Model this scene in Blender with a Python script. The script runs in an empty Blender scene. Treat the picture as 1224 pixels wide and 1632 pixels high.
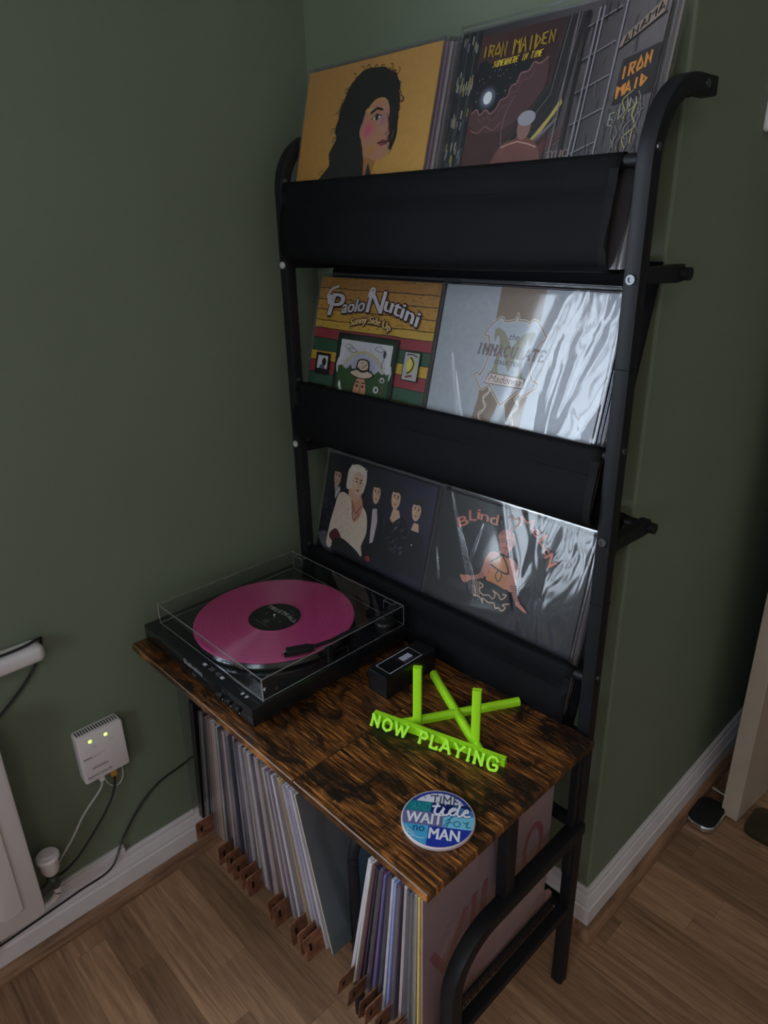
import bpy, bmesh, math, random
from mathutils import Vector, Matrix
from mathutils.geometry import tessellate_polygon
random.seed(7)
C = bpy.context.scene.collection
SC = bpy.context.scene
PI = math.pi

# ------------------------------------------------------------------ camera
CAM = Vector((1.21974, -0.98309, 1.35659))
YAW, PIT, ROL, FPX = -0.810697, 0.391710, -0.023003, 1115.996
fw = Vector((math.sin(YAW)*math.cos(PIT), math.cos(YAW)*math.cos(PIT), -math.sin(PIT)))
rt = Vector((math.cos(YAW), -math.sin(YAW), 0)); up = rt.cross(fw)
rt2 = rt*math.cos(ROL) + up*math.sin(ROL); up2 = up*math.cos(ROL) - rt*math.sin(ROL)
cd = bpy.data.cameras.new('camera'); cam = bpy.data.objects.new('camera', cd); C.objects.link(cam)
M = Matrix((rt2, up2, -fw)).transposed().to_4x4(); M.translation = CAM
cam.matrix_world = M
cd.sensor_fit = 'VERTICAL'; cd.sensor_height = 36.0; cd.lens = FPX/1632*36.0
cd.clip_start = 0.02; cd.clip_end = 60
SC.camera = cam

# ------------------------------------------------------------------ world, lights, exposure
w = bpy.data.worlds.new('sky'); SC.world = w; w.use_nodes = True
wn = w.node_tree; bg = wn.nodes['Background']
bg.inputs[0].default_value = (0.76, 0.85, 1.0, 1); bg.inputs[1].default_value = 6.6
def area(name, loc, direction, sx, sy, power, col):
    l = bpy.data.lights.new(name, 'AREA'); l.shape = 'RECTANGLE'; l.size = sx; l.size_y = sy
    l.energy = power; l.color = col
    o = bpy.data.objects.new(name, l); C.objects.link(o); o.location = loc
    o.rotation_euler = Vector(direction).to_track_quat('-Z', 'Y').to_euler()
    return o
WY0, WY1, WZ0, WZ1 = -2.10, -0.90, 0.74, 2.0     # window opening in the left wall
portal = area('window_portal', (-.17, (WY0+WY1)/2, (WZ0+WZ1)/2), (1, 0, 0), 1.30, 1.30, 1.0, (1, 1, 1)); portal.data.cycles.is_portal = True
W2X0, W2X1, W2Z0, W2Z1 = 1.15, 2.05, 0.95, 1.85    # unseen fill window, added behind the camera to brighten the left wall
fill_portal = area('window_portal', ((W2X0+W2X1)/2, -3.22, (W2Z0+W2Z1)/2), (0, 1, 0), 0.95, 0.95, 1.0, (1, 1, 1)); fill_portal.data.cycles.is_portal = True
area('warm_fill', (1.9, -1.7, 2.28), (0, 0, -1), 0.35, 0.35, 4.5, (1.0, 0.80, 0.60))  # soft warm fill light added overhead, no real lamp hangs there
SC.view_settings.view_transform = 'Standard'; SC.view_settings.look = 'None'
SC.view_settings.gamma = 1.0; SC.view_settings.use_curve_mapping = False
SC.view_settings.exposure = 0.55

# ------------------------------------------------------------------ helpers
def lin(c):
    return tuple(((x/12.92) if x <= .04045 else ((x+.055)/1.055)**2.4) for x in c)
def rgb(r, g, b): return lin((r/255, g/255, b/255))
class MB:
    def __init__(s): s.v = []; s.f = []; s.m = []
    def add(s, vs, fs, mi=0):
        n = len(s.v); s.v += [tuple(p) for p in vs]; s.f += [[i+n for i in f] for f in fs]; s.m += [mi]*len(fs)
        return s
    def box(s, x0, x1, y0, y1, z0, z1, mi=0, T=None):
        vs = [(x, y, z) for z in (z0, z1) for y in (y0, y1) for x in (x0, x1)]
        if T: vs = [tuple(T @ Vector(p)) for p in vs]
        return s.add(vs, [(0,2,3,1),(4,5,7,6),(0,1,5,4),(2,6,7,3),(0,4,6,2),(1,3,7,5)], mi)
    def prism(s, poly, z0, z1, mi=0, T=None):
        n = len(poly); vs = [(x, y, z0) for x, y in poly] + [(x, y, z1) for x, y in poly]
        if T: vs = [tuple(T @ Vector(p)) for p in vs]
        fs = [list(range(n))[::-1], list(range(n, 2*n))] + [(i, (i+1) % n, n+(i+1) % n, n+i) for i in range(n)]
        return s.add(vs, fs, mi)
    def sweep(s, path, prof, mi=0, upv=(0, 0, 1), cap=True, closed=False):
        path = [Vector(p) for p in path]; n = len(prof); rings = []
        for i, p in enumerate(path):
            a = path[i-1] if i > 0 else p; b = path[i+1] if i < len(path)-1 else p
            t = (b-a).normalized(); u = Vector(upv)
            sd = t.cross(u)
            if sd.length < 1e-4: sd = t.cross(Vector((0, 1, .01)))
            sd.normalize(); uu = sd.cross(t).normalized()
            k = 1.0
            if 0 < i < len(path)-1:
                c = (p-a).normalized().dot((b-p).normalized()); k = 1/max(.5, math.sqrt((1+c)/2))
            rings.append([p + sd*x*1.0 + uu*y*k for x, y in prof])
        vs = [q for r in rings for q in r]; fs = []
        for i in range(len(rings)-1):
            for j in range(n):
                fs.append((i*n+j, i*n+(j+1) % n, (i+1)*n+(j+1) % n, (i+1)*n+j))
        if cap: fs += [list(range(n))[::-1], [(len(rings)-1)*n+j for j in range(n)]]
        return s.add(vs, fs, mi)
    def tube(s, path, r, n=10, mi=0):
        return s.sweep(path, [(r*math.cos(2*PI*k/n), r*math.sin(2*PI*k/n)) for k in range(n)], mi, upv=(.01, .02, 1))
    def lathe(s, prof, c=(0, 0, 0), n=32, mi=0, T=None):
        vs = []
        for r, z in prof:
            for k in range(n):
                a = 2*PI*k/n; p = Vector((r*math.cos(a), r*math.sin(a), z))
                if T: p = T @ p
                vs.append(tuple(p+Vector(c)))
        fs = []
        for i in range(len(prof)-1):
            for k in range(n):
                fs.append((i*n+k, i*n+(k+1) % n, (i+1)*n+(k+1) % n, (i+1)*n+k))
        if prof[0][0] > 1e-6: fs.append(list(range(n))[::-1])
        if prof[-1][0] > 1e-6: fs.append([(len(prof)-1)*n+k for k in range(n)])
        return s.add(vs, fs, mi)
    def mesh(s, name, bevel=0, seg=2, smooth=False, ang=35):
        me = bpy.data.meshes.new(name); me.from_pydata(s.v, [], s.f)
        me.polygons.foreach_set('material_index', s.m)
        bm = bmesh.new(); bm.from_mesh(me)
        bmesh.ops.remove_doubles(bm, verts=bm.verts, dist=1e-6)
        bmesh.ops.recalc_face_normals(bm, faces=bm.faces)
        if bevel:
            es = [e for e in bm.edges if len(e.link_faces) == 2 and e.calc_face_angle(0) > math.radians(ang)]
            bmesh.ops.bevel(bm, geom=es, offset=bevel, segments=seg, profile=.5, affect='EDGES', clamp_overlap=True)
        if smooth:
            for f in bm.faces: f.smooth = True
            for e in bm.edges:
                if len(e.link_faces) == 2 and e.calc_face_angle(0) > math.radians(ang): e.smooth = False
        bm.to_mesh(me); bm.free()
        return me
def obj(name, mb, mat, parent=None, bevel=0, smooth=False, seg=2, loc=None, rot=None, ang=35):
    me = mb.mesh(name, bevel, seg, smooth, ang) if isinstance(mb, MB) else mb
    o = bpy.data.objects.new(name, me); C.objects.link(o)
    if not len(me.materials):
        for m in (mat if isinstance(mat, (list, tuple)) else [mat]): me.materials.append(m)
    if parent: o.parent = parent
    if loc: o.location = loc
    if rot: o.rotation_euler = rot
    return o
def tag(o, label, cat, group=None, kind=None):
    o['label'] = label; o['category'] = cat
    if group: o['group'] = group
    if kind: o['kind'] = kind
    return o
def thing(name, label, cat, loc=(0, 0, 0), rotz=0, group=None):
    o = bpy.data.objects.new(name, None); C.objects.link(o); o.location = loc; o.rotation_euler = (0, 0, rotz)
    o.empty_display_size = .03
    return tag(o, label, cat, group)
def struct(o): o['kind'] = 'structure'; return o
def arc(cx, cy, r, a0, a1, n=10):
    return [(cx+r*math.cos(math.radians(a0+(a1-a0)*k/n)), cy+r*math.sin(math.radians(a0+(a1-a0)*k/n))) for k in range(n+1)]
def rrect(x0, x1, y0, y1, r, n=5):
    return arc(x1-r, y0+r, r, -90, 0, n)+arc(x1-r, y1-r, r, 0, 90, n)+arc(x0+r, y1-r, r, 90, 180, n)+arc(x0+r, y0+r, r, 180, 270, n)
def spline(pts, n=6, closed=False):
    P = [Vector(p) for p in pts]; out = []; L = len(P)
    rng = range(L if closed else L-1)
    for i in rng:
        p0 = P[(i-1) % L] if (closed or i > 0) else P[0]; p1 = P[i]; p2 = P[(i+1) % L]
        p3 = P[(i+2) % L] if (closed or i+2 < L) else P[-1]
        for k in range(n):
            t = k/n
            out.append(.5*((2*p1)+(p2-p0)*t+(2*p0-5*p1+4*p2-p3)*t*t+(3*p1-3*p2+p3-p0)*t**3))
    if not closed: out.append(P[-1])
    return out

# ------------------------------------------------------------------ materials
def mat(name, col, rough=.5, metal=0, spec=.5, bump=0, bscale=200, var=0, vscale=8, trans=0, emit=None, coat=0, alpha=1):
    m = bpy.data.materials.new(name); m.use_nodes = True; nt = m.node_tree; b = nt.nodes['Principled BSDF']
    b.inputs['Base Color'].default_value = (*col, 1); b.inputs['Roughness'].default_value = rough
    b.inputs['Metallic'].default_value = metal; b.inputs['Specular IOR Level'].default_value = spec
    b.inputs['Coat Weight'].default_value = coat
    tc = nt.nodes.new('ShaderNodeTexCoord')
    if var:
        n = nt.nodes.new('ShaderNodeTexNoise'); n.inputs['Scale'].default_value = vscale; n.inputs['Detail'].default_value = 4
        nt.links.new(tc.outputs['Object'], n.inputs['Vector'])
        r = nt.nodes.new('ShaderNodeValToRGB'); e = r.color_ramp.elements
        e[0].position = .3; e[1].position = .7
        e[0].color = (*[c*(1-var) for c in col], 1); e[1].color = (*[min(1, c*(1+var)) for c in col], 1)
        nt.links.new(n.outputs['Fac'], r.inputs['Fac']); nt.links.new(r.outputs['Color'], b.inputs['Base Color'])
    if bump:
        n = nt.nodes.new('ShaderNodeTexNoise'); n.inputs['Scale'].default_value = bscale; n.inputs['Detail'].default_value = 3
        nt.links.new(tc.outputs['Object'], n.inputs['Vector'])
        bp = nt.nodes.new('ShaderNodeBump'); bp.inputs['Strength'].default_value = bump; bp.inputs['Distance'].default_value = .001
        nt.links.new(n.outputs['Fac'], bp.inputs['Height']); nt.links.new(bp.outputs['Normal'], b.inputs['Normal'])
    if emit:
        b.inputs['Emission Color'].default_value = (*emit[0], 1); b.inputs['Emission Strength'].default_value = emit[1]
    return m
def film(name, tint=(1, 1, 1), base=.06, rough=.06, bump=.6, scale=14, haze=0.0, dist=.004, mask=False):
    m = bpy.data.materials.new(name); m.use_nodes = True; nt = m.node_tree; nt.nodes.clear()
    out = nt.nodes.new('ShaderNodeOutputMaterial'); mix = nt.nodes.new('ShaderNodeMixShader')
    tr = nt.nodes.new('ShaderNodeBsdfTransparent'); tr.inputs[0].default_value = (*tint, 1)
    gl = nt.nodes.new('ShaderNodeBsdfGlossy'); gl.inputs['Roughness'].default_value = rough
    lw = nt.nodes.new('ShaderNodeLayerWeight'); lw.inputs['Blend'].default_value = .5
    pw = nt.nodes.new('ShaderNodeMath'); pw.operation = 'POWER'; pw.inputs[1].default_value = 5.0
    nt.links.new(lw.outputs['Facing'], pw.inputs[0])
    ad = nt.nodes.new('ShaderNodeMath'); ad.operation = 'MULTIPLY_ADD'; ad.inputs[1].default_value = .96; ad.inputs[2].default_value = base+.04; ad.use_clamp = True
    nt.links.new(pw.outputs[0], ad.inputs[0]); nt.links.new(ad.outputs[0], mix.inputs[0])
    nt.links.new(tr.outputs[0], mix.inputs[1]); nt.links.new(gl.outputs[0], mix.inputs[2])
    if bump:
        tc = nt.nodes.new('ShaderNodeTexCoord'); mp = nt.nodes.new('ShaderNodeMapping'); mp.inputs['Scale'].default_value = (1, 1, .45)
        n = nt.nodes.new('ShaderNodeTexNoise'); n.inputs['Scale'].default_value = scale; n.inputs['Detail'].default_value = 2; n.inputs['Distortion'].default_value = 1.2
        nt.links.new(tc.outputs['Object'], mp.inputs[0]); nt.links.new(mp.outputs[0], n.inputs['Vector'])
        bp = nt.nodes.new('ShaderNodeBump'); bp.inputs['Strength'].default_value = bump; bp.inputs['Distance'].default_value = dist
        if mask:   # one side of the sleeve is crumpled, the rest lies flat
            sx = nt.nodes.new('ShaderNodeSeparateXYZ'); nt.links.new(tc.outputs['Object'], sx.inputs[0])
            mr = nt.nodes.new('ShaderNodeMapRange'); mr.inputs['From Min'].default_value = .19; mr.inputs['From Max'].default_value = .25
            mr.inputs['To Min'].default_value = .06; nt.links.new(sx.outputs[0], mr.inputs['Value']); nt.links.new(mr.outputs[0], bp.inputs['Strength'])
        nt.links.new(n.outputs['Fac'], bp.inputs['Height'])
        nt.links.new(bp.outputs['Normal'], gl.inputs['Normal']); nt.links.new(bp.outputs['Normal'], lw.inputs['Normal'])
    last = mix
    if haze:
        df = nt.nodes.new('ShaderNodeBsdfDiffuse'); df.inputs[0].default_value = (.8, .8, .85, 1)
        m2 = nt.nodes.new('ShaderNodeMixShader'); m2.inputs[0].default_value = haze
        nt.links.new(mix.outputs[0], m2.inputs[1]); nt.links.new(df.outputs[0], m2.inputs[2]); last = m2
    nt.links.new(last.outputs[0], out.inputs[0])
    return m
def wood(name, dark, mid, light, stretch, scale, rough=.45, contrast=(.3, .5, .7), randomize=True, blotch=0.0, spec=.4, blotch_col=(.01, .007, .005), bump=.3):
    m = bpy.data.materials.new(name); m.use_nodes = True; nt = m.node_tree; b = nt.nodes['Principled BSDF']
    b.inputs['Roughness'].default_value = rough; b.inputs['Specular IOR Level'].default_value = spec
    tc = nt.nodes.new('ShaderNodeTexCoord'); mp = nt.nodes.new('ShaderNodeMapping'); mp.inputs['Scale'].default_value = stretch
    nt.links.new(tc.outputs['Object'], mp.inputs[0])
    oi = nt.nodes.new('ShaderNodeObjectInfo')
    src = mp.outputs[0]
    if randomize:
        ml = nt.nodes.new('ShaderNodeMath'); ml.operation = 'MULTIPLY'; ml.inputs[1].default_value = 37.0
        nt.links.new(oi.outputs['Random'], ml.inputs[0])
        va = nt.nodes.new('ShaderNodeVectorMath'); va.operation = 'ADD'
        nt.links.new(mp.outputs[0], va.inputs[0]); nt.links.new(ml.outputs[0], va.inputs[1]); src = va.outputs[0]
    n = nt.nodes.new('ShaderNodeTexNoise'); n.inputs['Scale'].default_value = scale; n.inputs['Detail'].default_value = 7
    n.inputs['Roughness'].default_value = .62; n.inputs['Distortion'].default_value = .5
    nt.links.new(src, n.inputs['Vector'])
    r = nt.nodes.new('ShaderNodeValToRGB'); e = r.color_ramp.elements
    e[0].position = contrast[0]; e[0].color = (*dark, 1); e[1].position = contrast[2]; e[1].color = (*light, 1)
    k = r.color_ramp.elements.new(contrast[1]); k.color = (*mid, 1)
    nt.links.new(n.outputs['Fac'], r.inputs['Fac']); col = r.outputs['Color']
    if randomize:
        hs = nt.nodes.new('ShaderNodeHueSaturation')
        mm = nt.nodes.new('ShaderNodeMapRange'); mm.inputs['To Min'].default_value = .68; mm.inputs['To Max'].default_value = 1.22
        nt.links.new(oi.outputs['Random'], mm.inputs['Value']); nt.links.new(mm.outputs[0], hs.inputs['Value'])
        nt.links.new(col, hs.inputs['Color']); col = hs.outputs['Color']
    if blotch:
        n2 = nt.nodes.new('ShaderNodeTexNoise'); n2.inputs['Scale'].default_value = 9.5; n2.inputs['Detail'].default_value = 8
        n2.inputs['Roughness'].default_value = .72; n2.inputs['Distortion'].default_value = .9
        mp2 = nt.nodes.new('ShaderNodeMapping'); mp2.inputs['Scale'].default_value = (1, 2.0, 1)
        va2 = nt.nodes.new('ShaderNodeVectorMath'); va2.operation = 'ADD'
        nt.links.new(tc.outputs['Object'], mp2.inputs[0]); nt.links.new(mp2.outputs[0], va2.inputs[0])
        if randomize: nt.links.new(ml.outputs[0], va2.inputs[1])
        nt.links.new(va2.outputs[0], n2.inputs['Vector'])
        r2 = nt.nodes.new('ShaderNodeValToRGB'); r2.color_ramp.elements[0].position = .47; r2.color_ramp.elements[1].position = .58
        nt.links.new(n2.outputs['Fac'], r2.inputs['Fac'])
        mf = nt.nodes.new('ShaderNodeMath'); mf.operation = 'MULTIPLY'; mf.inputs[1].default_value = blotch
        nt.links.new(r2.outputs['Color'], mf.inputs[0])
        mx = nt.nodes.new('ShaderNodeMix'); mx.data_type = 'RGBA'
        nt.links.new(mf.outputs[0], mx.inputs['Factor']); nt.links.new(col, mx.inputs['A']); mx.inputs['B'].default_value = (*blotch_col, 1)
        col = mx.outputs['Result']
    nt.links.new(col, b.inputs['Base Color'])
    bp = nt.nodes.new('ShaderNodeBump'); bp.inputs['Strength'].default_value = bump; bp.inputs['Distance'].default_value = .0006
    nt.links.new(n.outputs['Fac'], bp.inputs['Height']); nt.links.new(bp.outputs['Normal'], b.inputs['Normal'])
    return m
GREEN = (.162, .196, .136)
M_wall = mat('green_wall_paint', GREEN, .62, var=.05, vscale=3, bump=.35, bscale=260, spec=.35)
M_cream = mat('cream_wall_paint', (.62, .59, .54), .7, var=.03)
M_ceil = mat('ceiling_paint', (.7, .69, .66), .8, var=.03)
M_white = mat('white_gloss_paint', (.68, .64, .66), .35, var=.05, vscale=12, bump=.15, bscale=90)
M_rad = mat('radiator_enamel', (.62, .57, .58), .38, var=.03, vscale=6)
M_plas = mat('white_plastic', (.72, .67, .69), .4)
M_metal = mat('black_powder_coat', (.008, .0085, .011), .48, bump=.2, bscale=900, spec=.28)
M_screw = mat('screw_steel', (.16, .16, .17), .35, metal=.9)
M_screw_w = mat('pale_screw', (.6, .6, .6), .4, metal=.3)
M_fabric = mat('black_fabric', (.0038, .0040, .0052), .66, bump=.5, bscale=700, spec=.14, var=.1, vscale=20)
M_hem = mat('black_hem', (.003, .003, .004), .75, bump=.2, bscale=500, spec=.25)
M_desk = wood('rustic_desk_wood', rgb(26, 14, 8), rgb(100, 60, 28), rgb(198, 130, 62), (.55, 10.0, 1), 30, rough=.36, contrast=(.36, .52, .70), blotch=.95, spec=.5, bump=.5)
M_edge = mat('desk_edge_worn', rgb(120, 88, 66), .5, var=.25, vscale=60)
M_plank = wood('laminate_oak', rgb(116, 86, 64), rgb(160, 123, 95), rgb(190, 150, 116), (1.0, 16, 1), 6.5, rough=.42, contrast=(.25, .5, .75), spec=.4, bump=.12)
M_strip = wood('scotia_oak', rgb(96, 70, 52), rgb(138, 104, 80), rgb(166, 128, 100), (10, 1.2, 10), 5, rough=.45, randomize=False, bump=.1)
M_floor = mat('floor_base', rgb(34, 22, 14), .6)
M_tt = mat('black_gloss_plastic', (.008, .009, .011), .16, spec=.6)
M_ttm = mat('black_satin_plastic', (.012, .012, .014), .38)
M_plat = mat('platter_black', (.02, .02, .022), .25)
M_rim = mat('platter_rim_metal', (.55, .55, .57), .22, metal=1)
M_lid = film('clear_lid_acrylic', (.90, .91, .92), base=.015, rough=.02, bump=0)
M_lidedge = film('lid_edge_acrylic', (.80, .82, .84), base=.55, rough=.12, bump=0, haze=.12)
M_label = mat('black_label', (.014, .016, .015), .5)
M_print = None
M_card = mat('card', (.5, .48, .46), .6)
M_green = mat('lime_plastic', rgb(172, 240, 36), .42, bump=.5, bscale=300, spec=.45)
M_tab = wood('divider_ply', rgb(70, 42, 30), rgb(112, 72, 52), rgb(146, 100, 74), (6, 6, 6), 8, rough=.55, randomize=True, bump=.1)
M_cable_b = mat('black_cable', (.01, .01, .012), .4)
M_cable_w = mat('white_cable', (.45, .43, .42), .45)
M_led = mat('green_led', (.3, .9, .1), .4, emit=((.45, 1.0, .12), 1.6))
M_amber = mat('amber_plug', rgb(190, 130, 45), .35)
M_door = mat('cream_door_paint', (.42, .34, .27), .45, var=.08, vscale=9)
M_doorf = mat('door_face_paint', (.34, .25, .19), .45, var=.06, vscale=9)
M_chrome = mat('chrome', (.7, .7, .7), .15, metal=1)
M_glassy = film('green_tinted_glass', (.55, .62, .55), base=.05, rough=.05, bump=0)
M_glass = film('window_glass', (.96, .98, .97), base=.02, rough=.01, bump=0)
M_sleeve_soft = film('clear_sleeve_flat', (.97, .97, .98), base=.004, rough=.12, bump=.25, scale=6, dist=.002, haze=.012)
M_sleeve_crk = film('clear_sleeve_crinkled', (.96, .96, .97), base=.035, rough=.09, bump=.6, scale=15, dist=.0035, mask=True, haze=.015)
M_sleeve_edge = film('clear_sleeve_edge', (.9, .9, .92), base=.08, rough=.15, bump=0, haze=.03)
def print_mat():
    m = bpy.data.materials.new('printed_card'); m.use_nodes = True; nt = m.node_tree; b = nt.nodes['Principled BSDF']
    a = nt.nodes.new('ShaderNodeAttribute'); a.attribute_name = 'Col'
    n = nt.nodes.new('ShaderNodeTexNoise'); n.inputs['Scale'].default_value = 90; n.inputs['Detail'].default_value = 5
    tc = nt.nodes.new('ShaderNodeTexCoord'); nt.links.new(tc.outputs['Object'], n.inputs['Vector'])
    mr = nt.nodes.new('ShaderNodeMapRange'); mr.inputs['To Min'].default_value = .64; mr.inputs['To Max'].default_value = .90
    nt.links.new(n.outputs['Fac'], mr.inputs['Value'])
    vm = nt.nodes.new('ShaderNodeVectorMath'); vm.operation = 'SCALE'
    nt.links.new(a.outputs['Color'], vm.inputs[0]); nt.links.new(mr.outputs[0], vm.inputs['Scale'])
    nt.links.new(vm.outputs[0], b.inputs['Base Color']); b.inputs['Roughness'].default_value = .38
    return m
M_print = print_mat()

# ------------------------------------------------------------------ flat print ("Art"): layered polygons in u,v with face colours
_tc = {}
def text_geo(s, bold=False, shear=0):
    key = (s, bold, shear)
    if key in _tc: return _tc[key]
    cu = bpy.data.curves.new('t', 'FONT'); cu.body = s; cu.size = 1; cu.resolution_u = 3; cu.shear = shear
    if bold: cu.offset = .010
    o = bpy.data.objects.new('t', cu); C.objects.link(o)
    dg = bpy.context.evaluated_depsgraph_get(); dg.update()
    me = o.evaluated_get(dg).to_mesh()
    vs = [(v.co.x, v.co.y) for v in me.vertices]; fs = [list(p.vertices) for p in me.polygons]
    o.evaluated_get(dg).to_mesh_clear()
    bpy.data.objects.remove(o); bpy.data.curves.remove(cu)
    x0 = min(v[0] for v in vs); x1 = max(v[0] for v in vs)
    vs = [((x-x0)/(x1-x0), y/.69) for x, y in vs]      # x 0..1 over the whole string, y 1 = cap height
    _tc[key] = (vs, fs)
    return _tc[key]
class Art:
    def __init__(s): s.v = []; s.f = []; s.c = []; s.k = 0; s.j = 0
    def _add(s, pts, fs, col, cols=None):
        n = len(s.v); z = s.k*1.8e-5; s.v += [(p[0], p[1], z+(p[2] if len(p) > 2 else 0)) for p in pts]
        s.f += [[i+n for i in f] for f in fs]
        for f in fs: s.c.append([cols[i] if cols else col for i in f])
    def poly(s, pts, col, smooth=0):
        s.k += 1
        if smooth: pts = spline([(p[0], p[1], 0) for p in pts], smooth, True)
        if len(pts) <= 4: s._add(pts, [list(range(len(pts)))], col); return s
        V_ = [Vector((p[0], p[1], 0)) for p in pts]
        s._add(pts, [list(t) for t in tessellate_polygon([V_])], col); return s
    def rect(s, x0, x1, y0, y1, col, col2=None):
        s.k += 1; s._add([(x0, y0), (x1, y0), (x1, y1), (x0, y1)], [(0, 1, 2, 3)], col, [col, col, col2, col2] if col2 else None); return s
    def quad(s, p, cols):
        s.k += 1; s._add(p, [tuple(range(len(p)))], None, cols); return s
    def ell(s, cx, cy, rx, ry, col, n=28, rot=0):
        return s.poly([(cx+rx*math.cos(t)*math.cos(rot)-ry*math.sin(t)*math.sin(rot), cy+rx*math.cos(t)*math.sin(rot)+ry*math.sin(t)*math.cos(rot)) for t in [2*PI*k/n for k in range(n)]], col)
    def grad(s, cx, cy, rx, ry, c0, c1, n=24, rings=6):
        """soft round patch: colour c0 in the centre to c1 at the rim"""
        s.k += 1; pts = [(cx, cy)]; cols = [c0]
        for r in range(1, rings+1):
            f = r/rings; g = f*f*(3-2*f)
            for k in range(n):
                a = 2*PI*k/n; pts.append((cx+rx*f*math.cos(a), cy+ry*f*math.sin(a))); cols.append(tuple(c0[i]*(1-g)+c1[i]*g for i in range(3)))
        fs = [(0, 1+k, 1+(k+1) % n) for k in range(n)]
        for r in range(rings-1):
            for k in range(n): fs.append((1+r*n+k, 1+(r+1)*n+k, 1+(r+1)*n+(k+1) % n, 1+r*n+(k+1) % n))
        s._add(pts, fs, None, cols); return s
    def line(s, pts, wd, col, smooth=0, taper=False, same=False):
        if not same: s.k += 1
        s.j += 1
        P = [Vector((p[0], p[1], 0)) for p in pts]
        if smooth: P = spline(P, smooth)
        vs = []; n = len(P)
        for i, p in enumerate(P):
            t = (P[min(i+1, n-1)]-P[max(i-1, 0)]); t = t.normalized() if t.length > 0 else Vector((1, 0, 0))
            k = 1.0
            if 0 < i < n-1:
                a = (P[i]-P[i-1]); b = (P[i+1]-P[i])
                if a.length > 0 and b.length > 0: k = 1/max(.45, math.sqrt(max(0, (1+a.normalized().dot(b.normalized()))/2)))
            wn = wd*k*(math.sin(PI*(i+.4)/(n-.2)) if taper else 1)
            nn = Vector((-t.y, t.x, 0))*wn/2; zz = Vector((0, 0, ((i+3*s.j) % 7)*2.2e-6)); vs += [p+nn+zz, p-nn+zz]
        s._add(vs, [(2*i, 2*i+1, 2*i+3, 2*i+2) for i in range(n-1)], col); return s
    def text(s, st, warp, col, bold=False, shear=0):
        """warp(x, y) -> (u, v), x 0..1 over the string, y 1 = cap height"""
        vs, fs = text_geo(st, False, shear); P_ = [warp(*p) for p in vs]
        h_ = max(p[1] for p in P_)-min(p[1] for p in P_)
        for dx in ((-.035*h_, .035*h_, 0) if bold else (0,)):
            s.k += 1; s._add([(p[0]+dx, p[1]) for p in P_], fs, col)
        return s
    def textq(s, st, x0, x1, y0, h, col, bold=False, shear=0, slope=0):
        return s.text(st, lambda x, y: (x0+(x1-x0)*x, y0+h*y+slope*x), col, bold, shear)
    def letters(s, st, glyphs, place, wd, col, outline=None):
        if outline:
            for layer, (ww, cc) in enumerate(((wd+outline[0], outline[1]), (wd, col))):
                s.k += 1
                for i, ch in enumerate(st):
                    for stroke in glyphs.get(ch, []): s.line([place(i, *p) for p in stroke], ww, cc, same=True)
        else:
            s.k += 1
            for i, ch in enumerate(st):
                for stroke in glyphs.get(ch, []): s.line([place(i, *p) for p in stroke], wd, col, same=True)
        return s
    def build(s, name, parent, S, T=None, mat_=None):
        """u,v scaled by S; art plane is local x/z looking to -y unless T given"""
        me = bpy.data.meshes.new(name)
        if T: vs = [tuple(T(x*S, y*S, z)) for x, y, z in s.v]
        else: vs = [(x*S, -z, y*S) for x, y, z in s.v]
        me.from_pydata(vs, [], s.f)
        ca = me.color_attributes.new('Col', 'FLOAT_COLOR', 'CORNER')
        flat = []
        for f in s.c:
            for c in f: flat += [c[0], c[1], c[2], 1]
        ca.data.foreach_set('color', flat)
        me.materials.append(mat_ or M_print)
        o = bpy.data.objects.new(name, me); C.objects.link(o)
        if parent: o.parent = parent
        return o
# angular capital strokes
ANG = {'I': [[(.5, 0), (.5, 1)]], 'R': [[(.1, 0), (.1, 1), (.9, .85), (.75, .5), (.15, .45)], [(.45, .45), (1, -.1)]],
 'O': [[(.05, .3), (.5, 1), (.95, .3), (.9, .1), (.1, .1), (.05, .3)]], 'N': [[(.1, -.05), (.1, 1), (.85, .1), (.85, 1.05)]],
 'M': [[(-.10, -.05), (-.04, 1), (.45, .60), (.94, 1), (1.0, -.05)]], 'A': [[(0, 0), (.5, 1), (1, 0)], [(.2, .3), (.8, .3)]],
 'D': [[(.1, 0), (.1, 1), (.95, .45), (.1, 0)]], 'E': [[(.9, 1), (.1, .9), (.1, .1), (.9, 0)], [(.1, .5), (.7, .5)]],
 'S': [[(.9, 1), (.15, .85), (.85, .4), (.1, 0)]], 'W': [[(0, 1), (.25, 0), (.5, .7), (.75, 0), (1, 1)]],
 'H': [[(.1, 0), (.1, 1)], [(.9, 0), (.9, 1)], [(.1, .5), (.9, .5)]], 'T': [[(0, 1), (1, 1)], [(.5, 1), (.5, 0)]],
 'Y': [[(0, 1), (.5, .5), (1, 1)], [(.5, .5), (.5, 0)]], 'G': [[(.9, .9), (.2, 1), (.1, .1), (.9, 0), (.9, .5), (.5, .5)]],
 'C': [[(.9, 1), (.1, .8), (.1, .1), (.9, 0)]]}

# ================================================================== THE SETTING
XC = .756; RX1 = 3.0; RY0 = -3.0; RY1 = 1.35; CH = 2.35
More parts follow.
